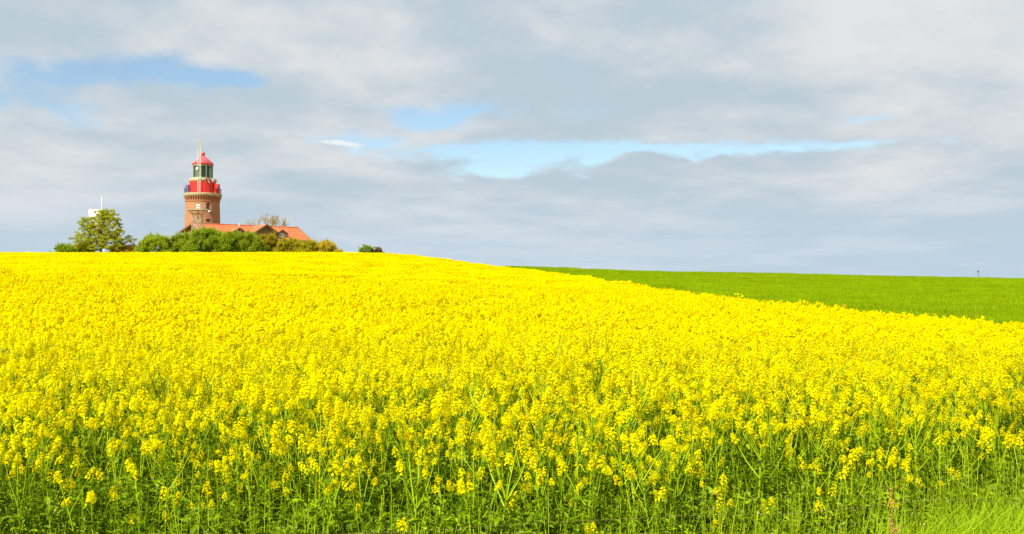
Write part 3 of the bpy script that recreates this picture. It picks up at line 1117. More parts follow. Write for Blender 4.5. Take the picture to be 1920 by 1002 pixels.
def bare_weed():
    d = 12.2
    x, y, _ = at(1108, 690, d)
    z0 = gz1(x, y)
    H = CAMZ + (HZ - 575) / F * d - z0
    st, lf = MB(), MB()
    st.tube([(0, 0, 0), (.0, 0, H * .5), (.01, 0, H * .72)], [.005, .004, .0032], 4, 0, .2)
    tips = [(-.30, .80, .05), (-.16, .92, -.1), (-.05, 1.0, .1), (.10, .93, .12), (.24, .985, -.06), (.36, .93, .05), (.20, .82, .1), (-.22, .70, .1)]
    for (dx, t, dy) in tips:
        b = H * rnd.uniform(.55, .72)
        p0 = Vector((0, 0, b))
        p3 = Vector((dx, dy, H * t))
        p1 = p0.lerp(p3, .35) + Vector((-dx * .12, 0, .06))
        p2 = p0.lerp(p3, .72) + Vector((0, 0, .05))
        st.tube([p0, p1, p2, p3], [.0036, .003, .0024, .0015], 4, 0, rnd.random())
        for q in range(7):
            c = p1.lerp(p3, rnd.random()) + Vector((rnd.gauss(0, .012), rnd.gauss(0, .012), rnd.gauss(0, .012)))
            a = Vector((rnd.gauss(0, 1), rnd.gauss(0, 1), rnd.gauss(0, 1))).normalized() * rnd.uniform(.008, .016)
            w = a.cross(Vector((0.3, 1, .2))).normalized() * .006
            lf.face([c - a, c - w, c + a, c + w], 0, rnd.random())
    r = thing('bare_weed', 'tall thin dark branching weed rising above the yellow flowers', 'weed', (x, y, z0))
    obj('stem', st.mesh('bare_weed_stem', [M['dry']]), r)
    obj('leaf', lf.mesh('bare_weed_leaves', [M['dry']]), r)


dock_plant()
bare_weed()

# ------------------------------------------------------------------ fence wire in front
def fence():
    d = 5.35
    pts = []
    for px, py in [(-340, 1033), (0, 1026), (300, 1016), (600, 1002), (800, 993), (1000, 980), (1280, 966), (1500, 961), (1600, 951), (1660, 944), (1740, 938), (1800, 937), (1920, 941), (2110, 940)]:
        pts.append(at(px, py, d))
    mb = MB()
    mb.tube(pts, .0011, 5, 0, .5)
    o = obj('fence_wire', mb.mesh('fence_wire', [M['wire']], True))
    tag(o, 'thin rusty fence wire stretched low across the foreground weeds', 'fence wire')
    for nm, p in (('left', pts[0]), ('right', pts[-1])):
        z0 = gz1(p[0], p[1])
        pm = MB()
        hgt = p[2] - z0 + .12
        pm.tube([(0, .052, -.3), (0, .052, hgt * .5), (.004, .052, hgt - .02), (.004, .052, hgt)], [.05, .048, .047, .040], 9, 0, .5)
        q = obj('fence_post', pm.mesh('fence_post', [M['wood']]), None, (p[0], p[1], z0))
        tag(q, 'weathered round wooden post holding the %s end of the foreground wire' % nm, 'fence post', 'posts of the foreground fence')


fence()

# ------------------------------------------------------------------ trees and bushes
def clumpy(n, blobs, leafsz, seed, shell=.55, up=.25):
    """leaf quads spread through a set of ellipsoidal clumps"""
    g = np.random.default_rng(seed)
    vol = np.array([b[3] * b[4] * b[5] for b in blobs]) ** .75
    pick = g.choice(len(blobs), n, p=vol / vol.sum())
    B = np.array(blobs)[pick]
    d = g.normal(size=(n, 3))
    d /= np.linalg.norm(d, axis=1, keepdims=True)
    r = g.random(n) ** (1 / 3 * (1 - shell) + .12)
    r *= 1 + .16 * g.normal(size=n) * (g.random(n) < .5)
    c = B[:, :3] + d * r[:, None] * B[:, 3:6]
    nrm = d + g.normal(size=(n, 3)) * .8 + np.array([0, 0, up])
    nrm /= np.linalg.norm(nrm, axis=1, keepdims=True)
    a = np.cross(nrm, g.normal(size=(n, 3)))
    a /= np.linalg.norm(a, axis=1, keepdims=True)
    b = np.cross(nrm, a)
    s = leafsz * g.uniform(.6, 1.4, n)[:, None]
    Q = np.stack([c - a * s, c - b * s * .55 + nrm * s * .1, c + a * s, c + b * s * .55 + nrm * s * .1], 1)
    ct = g.random(len(blobs))[pick]
    ti = np.clip(.3 * ct + .7 * g.random(n), 0, 1)
    keep = c[:, 2] > .05
    return Q[keep], ti[keep]


def branch_mb(specs, n=5):
    mb = MB()
    for pts, rad in specs:
        mb.tube(pts, rad, n, 0, .5)
    return mb


def bush(name, label, px, half_px, top_py, d, mat, seed, cat='bush', nleaf=5200, leafsz=.13, spiky=0.0, depth=None, flat=0.62):
    x, y, _ = at(px, 472, d)
    z0 = gz1(x, y)
    H = CAMZ + (HZ - top_py) / F * d - z0
    W = half_px / F * d
    g = random.Random(seed)
    D = depth or min(W * .8, 2.6)
    blobs = []
    nb = int(22 + W * 14)
    for k in range(nb):
        u = g.uniform(-1, 1)
        prof = (1 - abs(u) ** 3.2) ** .55
        bx = u * W * .9
        r = g.uniform(.28, .75) * (.5 + .09 * W)
        zt = max(.5, H * (prof * g.uniform(.80, .99)) - r * .85 - .12)
        blobs.append((bx, g.uniform(-1, 1) * D * .6, zt, r, r * .9, r * .75))
        blobs.append((bx + g.uniform(-.4, .4), g.uniform(-1, .6) * D * .7, zt * g.uniform(.45, .85), r * 1.15, r, r))
    for k in range(int(10 + W * 9)):       # loose shoots that break the outline
        b0 = g.choice(blobs)
        rr = g.uniform(.10, .24)
        blobs.append((b0[0] + g.uniform(-1, 1) * b0[3], b0[1] + g.uniform(-1, 1) * b0[4], b0[2] + b0[5] * g.uniform(.5, 1.35), rr, rr, rr * g.uniform(1.0, 2.2)))
    Q, ti = clumpy(nleaf, blobs, leafsz, seed)
    if spiky:
        k = int(len(Q) * spiky)
        gg = np.random.default_rng(seed + 1)
        sel = gg.choice(len(Q), k, replace=False)
        c = Q[sel].mean(1)
        an = gg.normal(0, .25, (k, 2))
        up = np.stack([an[:, 0] + c[:, 0] / W * .3, an[:, 1], np.ones(k)], -1) * gg.uniform(.25, .7, k)[:, None]
        w = np.array([.018, 0, 0])
        Q[sel] = np.stack([c - w, c + w, c + up + w * .3, c + up - w * .3], 1)
    r = thing(name, label, cat, (x, y, z0))
    sp = []
    for k in range(7):
        bl = g.choice(blobs)
        sp.append(([(g.uniform(-.3, .3) * W * .5, g.uniform(-.2, .2), -.1), (bl[0] * .6, bl[1] * .5, bl[2] * .5), (bl[0], bl[1], bl[2])], [.07, .045, .015]))
    obj('stem', branch_mb(sp).mesh(name + '_stems', [M['bark']]), r)
    obj('crown', quad_soup(name + '_crown', Q, [mat], 0, ti), r)
    return r


def grow(mb, p, d, length, rad, depth, g, tips, spread=.55, upb=.12, kids=(2, 3), mi=0):
    mid = p + d * length * .5 + Vector((g.gauss(0, .06), g.gauss(0, .06), g.gauss(0, .03))) * length
    end = p + d * length + Vector((0, 0, upb * length * .3))
    mb.tube([p, mid, end], [rad, rad * .82, rad * .62], 5 if rad > .03 else 3, mi, .5, cap=False)
    tips.append((end, d, depth))
    if depth == 0:
        return
    for k in range(g.randint(*kids)):
        ax = Vector((g.gauss(0, 1), g.gauss(0, 1), g.gauss(0, .6)))
        nd = (d + ax.normalized() * spread * g.uniform(.6, 1.3) + Vector((0, 0, upb))).normalized()
        st = end if k < 2 else mid
        grow(mb, st, nd, length * g.uniform(.62, .86), rad * g.uniform(.5, .66), depth - 1, g, tips, spread, upb, kids, mi)


def left_tree():
    d = 166.0
    x, y, _ = at(188, 472, d)
    z0 = gz1(x, y)
    s = d / F
    H = CAMZ + (HZ - 394) / F * d - z0
    g = random.Random(23)
    mb = MB()
    tips = []
    mb.tube([(0, 0, -.2), (.05, 0, H * .3), (.12, .05, H * .55), (.3, 0, H * .8), (.75, 0, H * .97)], [.24, .19, .14, .08, .02], 7, 0, .5)
    # limbs laid out in height like the photo's crown: wide low, narrow top leaning right
    def zpy(py): return CAMZ + (HZ - py) / F * d - z0
    limbs = [(470, 462, -46, 450, 0), (465, 458, 50, 452, 1), (460, 450, -42, 440, 1), (455, 445, 44, 436, -1), (452, 440, -30, 424, -1), (447, 436, 34, 424, 1),
             (442, 430, -24, 412, 0), (436, 425, 30, 412, -1), (428, 418, -12, 402, 1), (424, 412, 22, 400, 0), (448, 440, 10, 418, -1.5), (455, 448, -14, 430, 1.6), (462, 455, 22, 444, -2), (466, 458, -30, 455, 1.8), (432, 420, 6, 398, .6)]
    limb_pts = []
    for (pa, pb, dx, pe, dyy) in limbs:
        a = Vector((.1, 0, zpy(pa)))
        e_ = Vector((dx * s, dyy * 1.4, zpy(pe)))
        m1 = a.lerp(e_, .5) + Vector((0, 0, -.15))
        mb.tube([a, m1, e_], [.085, .06, .025], 5, 0, .5, cap=False)
        limb_pts += [a.lerp(e_, q) for q in (.45, .7, 1.0)]
        for k in range(5):
            q = g.uniform(.35, 1)
            b0 = a.lerp(e_, q)
            nd = Vector((g.gauss(dx * .02, .6), g.gauss(0, .7), g.uniform(-.1, .8))).normalized()
            grow(mb, b0, nd, g.uniform(.5, .9), .028, 1, g, tips, .7, .1)
    prof = [(398, 12, 14), (405, 10, 20), (412, 4, 28), (420, 2, 34), (428, 3, 37), (436, 3, 41), (444, 2, 44), (451, 1, 47), (458, 0, 48), (465, 0, 48)]
    blobs = []
    for (tp, dd, dep) in tips:
        blobs.append((tp.x, tp.y, tp.z, g.uniform(.22, .42), g.uniform(.22, .42), g.uniform(.14, .26)))
    blobs = [b for b in blobs if g.random() < .8]
    for (py, cx, hw) in prof:
        for k in range(int(hw / .72)):
            u = g.uniform(-1, 1)
            blobs.append(((cx + u * hw) * s, g.uniform(-1, 1) * hw * s * .6, zpy(py) + g.uniform(-.35, .35), g.uniform(.2, .48), g.uniform(.25, .4), g.uniform(.12, .26)))
    Q, ti = clumpy(52000, blobs, .075, 77, .3)
    r = thing('broadleaf_tree', 'loose olive leaved tree with dark trunk, left of the lighthouse', 'tree', (x, y, z0))
    obj('trunk', mb.mesh('tree_trunk', [M['bark']]), r)
    obj('crown', quad_soup('tree_crown', Q, [M['tree_olive']], 0, ti), r)


def bare_tree():
    d = 205.0
    x, y, _ = at(505, 472, d)
    z0 = gz1(x, y)
    s = d / F
    g = random.Random(9)
    mb = MB()
    tips = []

    def zpy(py): return CAMZ + (HZ - py) / F * d - z0
    base = Vector((0, 0, -.2))
    fork = Vector((0, 0, zpy(447)))
    mb.tube([base, fork], [.38, .30], 8, 0, .5)
    for (dx, pe, dy) in [(-36, 421, .5), (-24, 419, -1), (-13, 415, 1), (-2, 416, -.6), (6, 417, .8), (15, 418, -.8), (26, 421, .6), (37, 424, -.4), (-6, 420, 2), (10, 420, -2)]:
        e_ = Vector((dx * s * .82, dy, zpy(pe + 4)))
        m1 = fork.lerp(e_, .5) + Vector((0, 0, -.25))
        mb.tube([fork, m1, e_], [.15, .10, .065], 6, 0, .5, cap=False)
        nd = Vector((dx * .022, dy * .1, 1)).normalized()
        for k in range(4):
            nn = (nd + Vector((g.gauss(0, .5), g.gauss(0, .5), g.uniform(-.2, .2)))).normalized()
            grow(mb, e_ if k < 2 else m1.lerp(e_, .6), nn, g.uniform(.62, .88), .062, 3, g, tips, .62, .06)
    blobs = [(t.x, t.y, t.z, .16, .16, .12) for (t, dd, dep) in tips if dep <= 1]
    Q, ti = clumpy(3200, blobs, .05, 78, .2)
    r = thing('bare_tree', 'bare branched spreading tree rising behind the orange roof', 'tree', (x, y, z0))
    obj('trunk', mb.mesh('bare_tree_trunk', [M['bark_pale']]), r)
    obj('crown', quad_soup('bare_tree_buds', Q, [M['bush_brown']], 0, ti), r)


def sapling():
    d = 198.0
    x, y, _ = at(570, 472, d)
    z0 = gz1(x, y)
    s = d / F
    g = random.Random(4)
    mb, blobs = MB(), []

    def zpy(py): return CAMZ + (HZ - py) / F * d - z0
    for (dx, py) in [(-8, 427), (-3, 433), (3, 440), (8, 441), (12, 446), (0, 446), (6, 452)]:
        e_ = Vector((dx * s, g.uniform(-.5, .5), zpy(py)))
        mb.tube([(0, 0, -.1), (dx * s * .4, 0, e_.z * .5), e_], [.06, .04, .012], 5, 0, .5)
        for k in range(5):
            q = g.uniform(.6, 1.0)
            blobs.append((e_.x * q, e_.y, e_.z * q, .16, .16, .16))
    Q, ti = clumpy(420, blobs, .075, 12, .2)
    r = thing('young_tree', 'sparse young tree peeking out behind the right end of the roof', 'tree', (x, y, z0))
    obj('trunk', mb.mesh('young_tree_trunk', [M['bark']]), r)
    obj('crown', quad_soup('young_tree_crown', Q, [M['bush_olive']], 0, ti), r)


left_tree()
bare_tree()
sapling()
GB = 'bushes on the hilltop'
for a in [
    ('bush', 'low green bush at the far left of the hilltop, beside the tree', 122, 27, 456, 165, M['bush_green'], 31),
    ('bush', 'olive shrub at the foot of the loose leaved tree', 158, 24, 453, 168, M['bush_olive'], 32),
    ('bush', 'brownish low shrub between the tree and the green bushes', 236, 36, 458, 167, M['bush_brown'], 33),
    ('bush', 'rounded fresh green bush left of the tower', 292, 40, 438, 160, M['bush_fresh'], 34),
    ('bush', 'yellowish green bush below the left end of the roof', 342, 30, 436, 161, M['bush_fresh'], 35),
    ('bush', 'large dense green bush in front of the tower foot', 388, 46, 426, 158, M['bush_green'], 36),
    ('bush', 'broad dark green bush in front of the left dormer', 450, 50, 430, 158, M['bush_green'], 37),
    ('bush', 'yellow olive bush below the brick gable', 502, 34, 438, 163, M['bush_olive'], 38),
    ('bush', 'olive bush below the right dormer', 545, 36, 445, 161, M['bush_olive'], 39),
    ('bush', 'yellow brown shrub below the right end of the roof', 580, 26, 450, 160, M['bush_olive'], 43),
    ('bush', 'brown twiggy willow shrub right of the house', 612, 32, 452, 161, M['bush_brown'], 40),
    ('bush', 'small round dark green bush standing alone on the crest', 687, 18, 456, 160, M['bush_green'], 41),
    ('bush', 'low purple brown shrub at the right end of the crest', 707, 16, 460, 161, M['bush_purple'], 42),
]:
    small = a[3] < 20
    bush(*a, nleaf=5000 if small else int(12000 + a[3] * 420), leafsz=.105, spiky=.35 if 'willow' in a[1] else (.20 if not small else .0))['group'] = GB

# ------------------------------------------------------------------ lighthouse
LD = 187.0
LX = (379.3 - 960) / F * LD
S = LD / F
LZ0 = gz1(LX, LD)


def zl(py):
    return CAMZ + (HZ - py) / F * LD - LZ0


def shaft_with_windows(mb, prof, wins, n=96):
    """surface of revolution with rectangular openings; wins: (angle0, angle1, z0, z1)"""
    zs = sorted(set([p[1] for p in prof] + [w for q in wins for w in q[2:]]))
    rz = [p[1] for p in prof][::1]
    rr = [p[0] for p in prof]
    def rad(z): return float(np.interp(z, rz, rr))
    an = sorted(set([2 * math.pi * k / n - math.pi for k in range(n)] + [a for q in wins for a in q[:2]]))
    an.append(an[0] + 2 * math.pi)
    def pt(a, z, r=0): return ((rad(z) + r) * math.cos(a), (rad(z) + r) * math.sin(a), z)
    for i in range(len(zs) - 1):
        zm = (zs[i] + zs[i + 1]) / 2
        for k in range(len(an) - 1):
            am = (an[k] + an[k + 1]) / 2
            if any(w[0] < am < w[1] and w[2] < zm < w[3] for w in wins):
                continue
            mb.face([pt(an[k], zs[i]), pt(an[k + 1], zs[i]), pt(an[k + 1], zs[i + 1]), pt(an[k], zs[i + 1])])
    for (a0, a1, z0, z1) in wins:      # reveals
        dp = -.4
        c = [(a0, z0), (a1, z0), (a1, z1), (a0, z1)]
        for q in range(4):
            A, B = c[q], c[(q + 1) % 4]
            mb.face([pt(*A), pt(*B), pt(*B, dp), pt(*A, dp)])


def lighthouse():
    L = thing('lighthouse', 'round brick lighthouse with red drum and pink domed lantern', 'lighthouse', (LX, LD, LZ0))

    def part(name, mb, mats, parent=L, smooth=False, loc=(0, 0, 0)):
        mats = mats if isinstance(mats, list) else [mats]
        return obj(name, mb.mesh('lighthouse_' + name, mats, smooth), parent, loc)
    aw = -math.pi / 2 + math.asin(18.2 / 31.3)
    wins = [(aw - .115, aw + .115, zl(394), zl(382.5)), (aw - .125, aw + .125, zl(418.5), zl(412.5)),
            (aw - .125, aw + .125, zl(450), zl(441)), (-2.3, -2.1, zl(448), zl(438))]
    r_top = 30.7 * S
    mb = MB()
    shaft_with_windows(mb, [(r_top * 1.16, -.3), (r_top * 1.15, .6), (r_top * 1.045, zl(425)), (r_top, zl(379.5))], wins)
    part('tower_shaft', mb, M['brick'])
    for w in wins:
        f, p = MB(), MB()
        r_ = r_top * 1.02 - .30
        def q(a, z, rr): return (rr * math.cos(a), rr * math.sin(a), z)
        p.face([q(w[0], w[2], r_), q(w[1], w[2], r_), q(w[1], w[3], r_), q(w[0], w[3], r_)])
        win = part('window', p, M['gable_dark'])
        am = (w[0] + w[1]) / 2
        f.tube([q(am, w[2], r_ + .03), q(am, w[3], r_ + .03)], .03, 4)
        f.tube([q(w[0], (w[2] + w[3]) / 2, r_ + .03), q(w[1], (w[2] + w[3]) / 2, r_ + .03)], .03, 4)
        part('frame', f, M['frame_green'], win)
        sl = MB()
        sl.lathe([(r_top - .3, w[2] - .14), (r_top + .16, w[2] - .14), (r_top + .16, w[2] - .02), (r_top - .3, w[2] + .01)], 6, a0=w[0] - .05, a1=w[1] + .05)
        part('sill', sl, M['stone'], win)
    # collar, corbel table
    mb = MB()
    mb.lathe([(r_top - .1, zl(379.8)), (r_top + .10, zl(379.4)), (r_top + .12, zl(377.8)), (r_top - .05, zl(377.2)), (r_top - .05, zl(369))], 72)
    part('collar', mb, M['brick'])
    mb = MB()
    nb = 44
    zt, zb = zl(369.2), zl(377.4)
    r0 = r_top - .08
    for k in range(nb):
        a = 2 * math.pi * k / nb
        da = .036
        for (za, zb_, rr0, rr1) in [(zb, zb + (zt - zb) * .4, .12, .22), (zb + (zt - zb) * .4, zb + (zt - zb) * .72, .24, .33), (zb + (zt - zb) * .72, zt, .36, .42)]:
            V = []
            for z, ro in ((za, rr0), (zb_, rr1)):
                for aa in (a - da, a + da):
                    for ri in (r0, r0 + ro):
                        V.append((ri * math.cos(aa), ri * math.sin(aa), z))
            mb.raw(V, [(0, 1, 3, 2), (4, 6, 7, 5), (0, 4, 5, 1), (2, 3, 7, 6), (1, 5, 7, 3)])
    o = part('corbel_table', mb, M['brick'])
    o['kind'] = 'stuff'
    rd = 34.6 * S
    mb = MB()
    mb.lathe([(r0, zl(369.3)), (rd - .1, zl(369.2)), (rd - .02, zl(368)), (rd, zl(366.8)), (rd + .05, zl(366.6)), (rd + .05, zl(364.2)), (rd - .05, zl(363.8)), (.5, zl(363.8))], 72)
    part('gallery_deck', mb, M['stone'])
    ZD = zl(363.8)
    # railing
    mb = MB()
    rr_ = rd - .12
    for zz, rad in ((.98, .022), (.52, .011), (.14, .011)):
        pts = [(rr_ * math.cos(2 * math.pi * k / 60), rr_ * math.sin(2 * math.pi * k / 60), ZD + zz) for k in range(61)]
        mb.tube(pts, rad, 5, cap=False)
    rail = part('railing', mb, M['iron'])
    mb = MB()
    for k in range(28):
        a = 2 * math.pi * k / 28
        mb.tube([(rr_ * math.cos(a), rr_ * math.sin(a), ZD), (rr_ * math.cos(a), rr_ * math.sin(a), ZD + 1.0)], .018, 4)
    for k in range(140):
        a = 2 * math.pi * k / 140
        mb.tube([(rr_ * math.cos(a), rr_ * math.sin(a), ZD + .14), (rr_ * math.cos(a), rr_ * math.sin(a), ZD + .98)], .0055, 3, cap=False)
    o = part('baluster', mb, M['iron'], rail)
    o['kind'] = 'stuff'
    # red drum with seams, vestibule
    rdm = 24.0 * S
    mb = MB()
    mb.lathe([(rdm, ZD), (rdm, ZD + .10), (rdm - .03, ZD + .12), (rdm - .03, zl(341.2))], 72)
    for k in range(16):
        a = 2 * math.pi * k / 16
        mb.tube([((rdm - .02) * math.cos(a), (rdm - .02) * math.sin(a), ZD + .1), ((rdm - .02) * math.cos(a), (rdm - .02) * math.sin(a), zl(341.3))], .02, 4)
    part('drum', mb, M['red'])
    mb = MB()
    vx = 28.0 * S
    mb.box((vx, -.35, (ZD + zl(346.6)) / 2), (7.6 * S, 1.0, zl(346.6) - ZD))
    mb.box((vx, -.35, zl(346.6) + .03), (8.4 * S, 1.1, .08))
    ves = part('vestibule', mb, M['red'])
    mb = MB()
    mb.box((vx, -.86, ZD + .88), (.52, .03, 1.62))
    part('door', mb, M['red'], ves)
    rl = 25.0 * S
    mb = MB()
    mb.lathe([(rdm - .1, zl(341.6)), (rl - .05, zl(341.2)), (rl, zl(340)), (rl + .03, zl(337.4)), (rl - .04, zl(336.4)), (rl - .55, zl(335.2)), (.4, zl(335.2))], 72)
    part('lantern_base', mb, M['stone'])
    # lantern: twelve panes between mullions
    rg = 18.0 * S
    zg0, zg1 = zl(335), zl(311)
    nP = 12
    for k in range(nP):
        a0 = 2 * math.pi * k / nP + .05 + .12
        a1 = 2 * math.pi * (k + 1) / nP - .05 + .12
        g_ = MB()
        nn = 4
        for q in range(nn):
            b0, b1 = a0 + (a1 - a0) * q / nn, a0 + (a1 - a0) * (q + 1) / nn
            g_.face([(rg * math.cos(b0), rg * math.sin(b0), zg0), (rg * math.cos(b1), rg * math.sin(b1), zg0), (rg * math.cos(b1), rg * math.sin(b1), zg1), (rg * math.cos(b0), rg * math.sin(b0), zg1)])
        part('pane', g_, M['glass'])
        m_ = MB()
        am = 2 * math.pi * k / nP + .12
        m_.tube([((rg + .01) * math.cos(am), (rg + .01) * math.sin(am), zg0 - .05), ((rg + .01) * math.cos(am), (rg + .01) * math.sin(am), zg1 + .05)], .065, 5)
        part('mullion', m_, M['frame_green'])
    mb = MB()
    mb.lathe([(rg - .08, zl(310.2)), (rg + .06, zl(310.4)), (rg + .08, zl(311.8)), (rg - .08, zl(312))], 60)
    mb.lathe([(rg - .08, zl(333.5)), (rg + .06, zl(333.6)), (rg + .08, zl(335.3)), (rg - .08, zl(335.4))], 60)
    part('glazing_ring', mb, M['frame_green'])
    mb = MB()     # the optic inside, ribbed like a stack of prisms
    prof = [(.3, zl(335)), (.9, zl(334))]
    for k in range(13):
        z = zl(333.5) + (zl(312.5) - zl(333.5)) * k / 12
        prof.append((1.12 + (.07 if k % 2 else 0), z))
    prof += [(.3, zl(311.5))]
    mb.lathe(prof, 32)
    part('optic', mb, M['lens'])
    # dome: eave moulding and gored cap
    re_ = 19.6 * S
    zE = zl(308.5)
    mb = MB()
    mb.lathe([(rg - .05, zl(310.3)), (re_ - .06, zl(309.9)), (re_ + .02, zl(309)), (re_ + .02, zl(307.8)), (re_ - .08, zl(307.2))], 60)
    part('eave_ring', mb, M['red'])
    mb = MB()
    prof = []
    for k in range(17):
        t = k / 16
        prof.append(((re_ - .04) * float(np.interp(t, [0, .2, .43, .71, .9, 1], [1, .875, .68, .43, .235, .12])), zl(307.6) + (zl(291.8) - zl(307.6)) * t))
    mb.lathe(prof, 48)
    dome = part('dome', mb, M['pink'], smooth=True)
    mb = MB()
    for k in range(12):
        a = 2 * math.pi * (k + .5) / 12
        mb.tube([((r + .012) * math.cos(a), (r + .012) * math.sin(a), z) for r, z in prof], .03, 4, cap=False)
    part('rib', mb, M['pink'], dome)
    mb = MB()
    zc = zl(288.3)
    mb.lathe([(.24, zl(292.4)), (.20, zl(291))] + [(max(.03, .42 * math.sin(math.pi * k / 10)), zc - .42 * math.cos(math.pi * k / 10)) for k in range(2, 11)], 20)
    part('finial', mb, M['pink'], dome, smooth=True)
    mb = MB()
    mb.tube([(0, 0, zc + .3), (0, 0, zl(279))], [.03, .012], 5)
    part('lightning_rod', mb, M['iron'], dome)
    return L, ZD, rd, rr_, rdm, rl


L, ZD, RD, RRAIL, RDRUM, RLB = lighthouse()


def small_lamp():
    a = -math.pi / 2 + math.asin(19.5 / 31.3)
    r_ = 31.4 * S
    mb, ml = MB(), MB()
    mb.box((0, 0, .30), (.42, .30, .10))
    mb.box((0, .12, .05), (.14, .14, .46))
    ml.lathe([(.05, .22), (.26, .18), (.28, .02), (.18, -.12), (.04, -.16)], 14)
    t = thing('wall_lamp', 'small white lamp hung under the upper tower window', 'lamp', (LX + (r_ + .18) * math.cos(a), LD + (r_ + .18) * math.sin(a), LZ0 + zl(398.5)), a + math.pi / 2)
    obj('bracket', mb.mesh('lamp_bracket', [M['iron']]), t)
    obj('lamp_shade', ml.mesh('lamp_shade', [M['white_paint']]), t)


small_lamp()


def antenna_mast():
    bx, by = 1.3 * S, -2.62
    z0 = ZD
    H = zl(279) - z0
    t = thing('antenna_mast', 'slim white lattice antenna mast standing on the lighthouse gallery', 'mast', (LX + bx, LD + by, LZ0 + z0))
    w = .20
    corners = [(-w, -.06), (w, -.06), (0, .26)]
    rails = MB()
    for c in corners:
        rails.tube([(c[0], c[1], 0), (c[0], c[1], H)], .045, 5)
    obj('rail', rails.mesh('mast_rails', [M['white_paint']]), t)
    br = MB()
    n = 26
    for k in range(n):
        za, zb = H * k / n, H * (k + 1) / n
        for i in range(3):
            A, B = corners[i], corners[(i + 1) % 3]
            if k % 2: A, B = B, A
            br.tube([(A[0], A[1], za), (B[0], B[1], zb)], .012, 3, cap=False)
    obj('bracing', br.mesh('mast_bracing', [M['galv']]), t)
    top = MB()
    top.tube([(-.10, 0, H - .4), (-.10, 0, zl(264) - z0)], .045, 5)
    for k in range(6):
        z = zl(265) - z0 - k * .28
        top.box((-.10, -.07, z), (.24, .10, .14))
    obj('aerial', top.mesh('mast_aerial', [M['galv']]), t)
    pn = MB()
    pn.box((.22, -.05, zl(272.5) - z0), (.20, .14, 1.35))
    pn.box((.36, -.06, zl(282.5) - z0), (.26, .12, .26))
    obj('panel_antenna', pn.mesh('mast_panels', [M['stone']]), t)
    ds = MB()
    ds.lathe([(.02, .10), (.16, .07), (.26, 0), (.27, -.06), (.1, -.12)], 20)
    o = obj('dish', ds.mesh('mast_dish', [M['white_paint']], True), t, (-3.4 * S, -.16, zl(319.7) - z0), (R(90), 0, 0))
    ds2 = MB()
    ds2.lathe([(.02, .06), (.1, .04), (.15, 0), (.08, -.06)], 14)
    obj('dish', ds2.mesh('mast_small_dish', [M['white_paint']], True), t, (-2.8 * S, -.14, zl(303.5) - z0), (R(90), 0, R(10)))
    st = MB()          # stays back to the lantern base and dome
    st.tube([(0, .26, zl(338) - z0), (0, 1.1, zl(338) - z0)], .03, 4)
    st.tube([(0, .26, zl(309) - z0), (0, 1.2, zl(309) - z0)], .03, 4)
    obj('stay', st.mesh('mast_stays', [M['galv']]), t)


antenna_mast()


def fog_horn():
    ax, az_ = 17.6 * S, zl(340.3)
    ay = -math.sqrt(max(.1, (RLB + .35) ** 2 - ax ** 2))
    t = thing('signal_horn', 'dark red round horn bracketed to the red drum of the lighthouse', 'horn', (LX + ax, LD + ay, LZ0 + az_))
    mb = MB()
    mb.lathe([(.06, -.34), (.16, -.22), (.22, -.05), (.44, .06), (.47, .10), (.44, .12), (.30, .06), (.05, .0)], 24)
    o = obj('bell', mb.mesh('horn_bell', [M['maroon']], True), t, (0, -.25, 0), (R(90), 0, R(8)))
    bk = MB()
    bk.box((-.12, .2, -.28), (1.5, .10, .10))
    bk.box((.75, .25, .05), (.32, .26, .52))
    bk.tube([(0, .35, .0), (0, 0, -.02)], .07, 6)
    bk.tube([(-.3, .7, -.28), (-.3, .1, -.28)], .04, 5)
    bk.tube([(.4, .7, -.28), (.4, .1, -.28)], .04, 5)
    obj('bracket', bk.mesh('horn_bracket', [M['galv']]), t)
    bo = MB()
    bo.box((.02, -.36, .12), (.20, .06, .12))
    bo.box((.10, -.30, -.42), (.42, .08, .10))
    obj('plate', bo.mesh('horn_plate', [M['white_paint']]), t)


fog_horn()

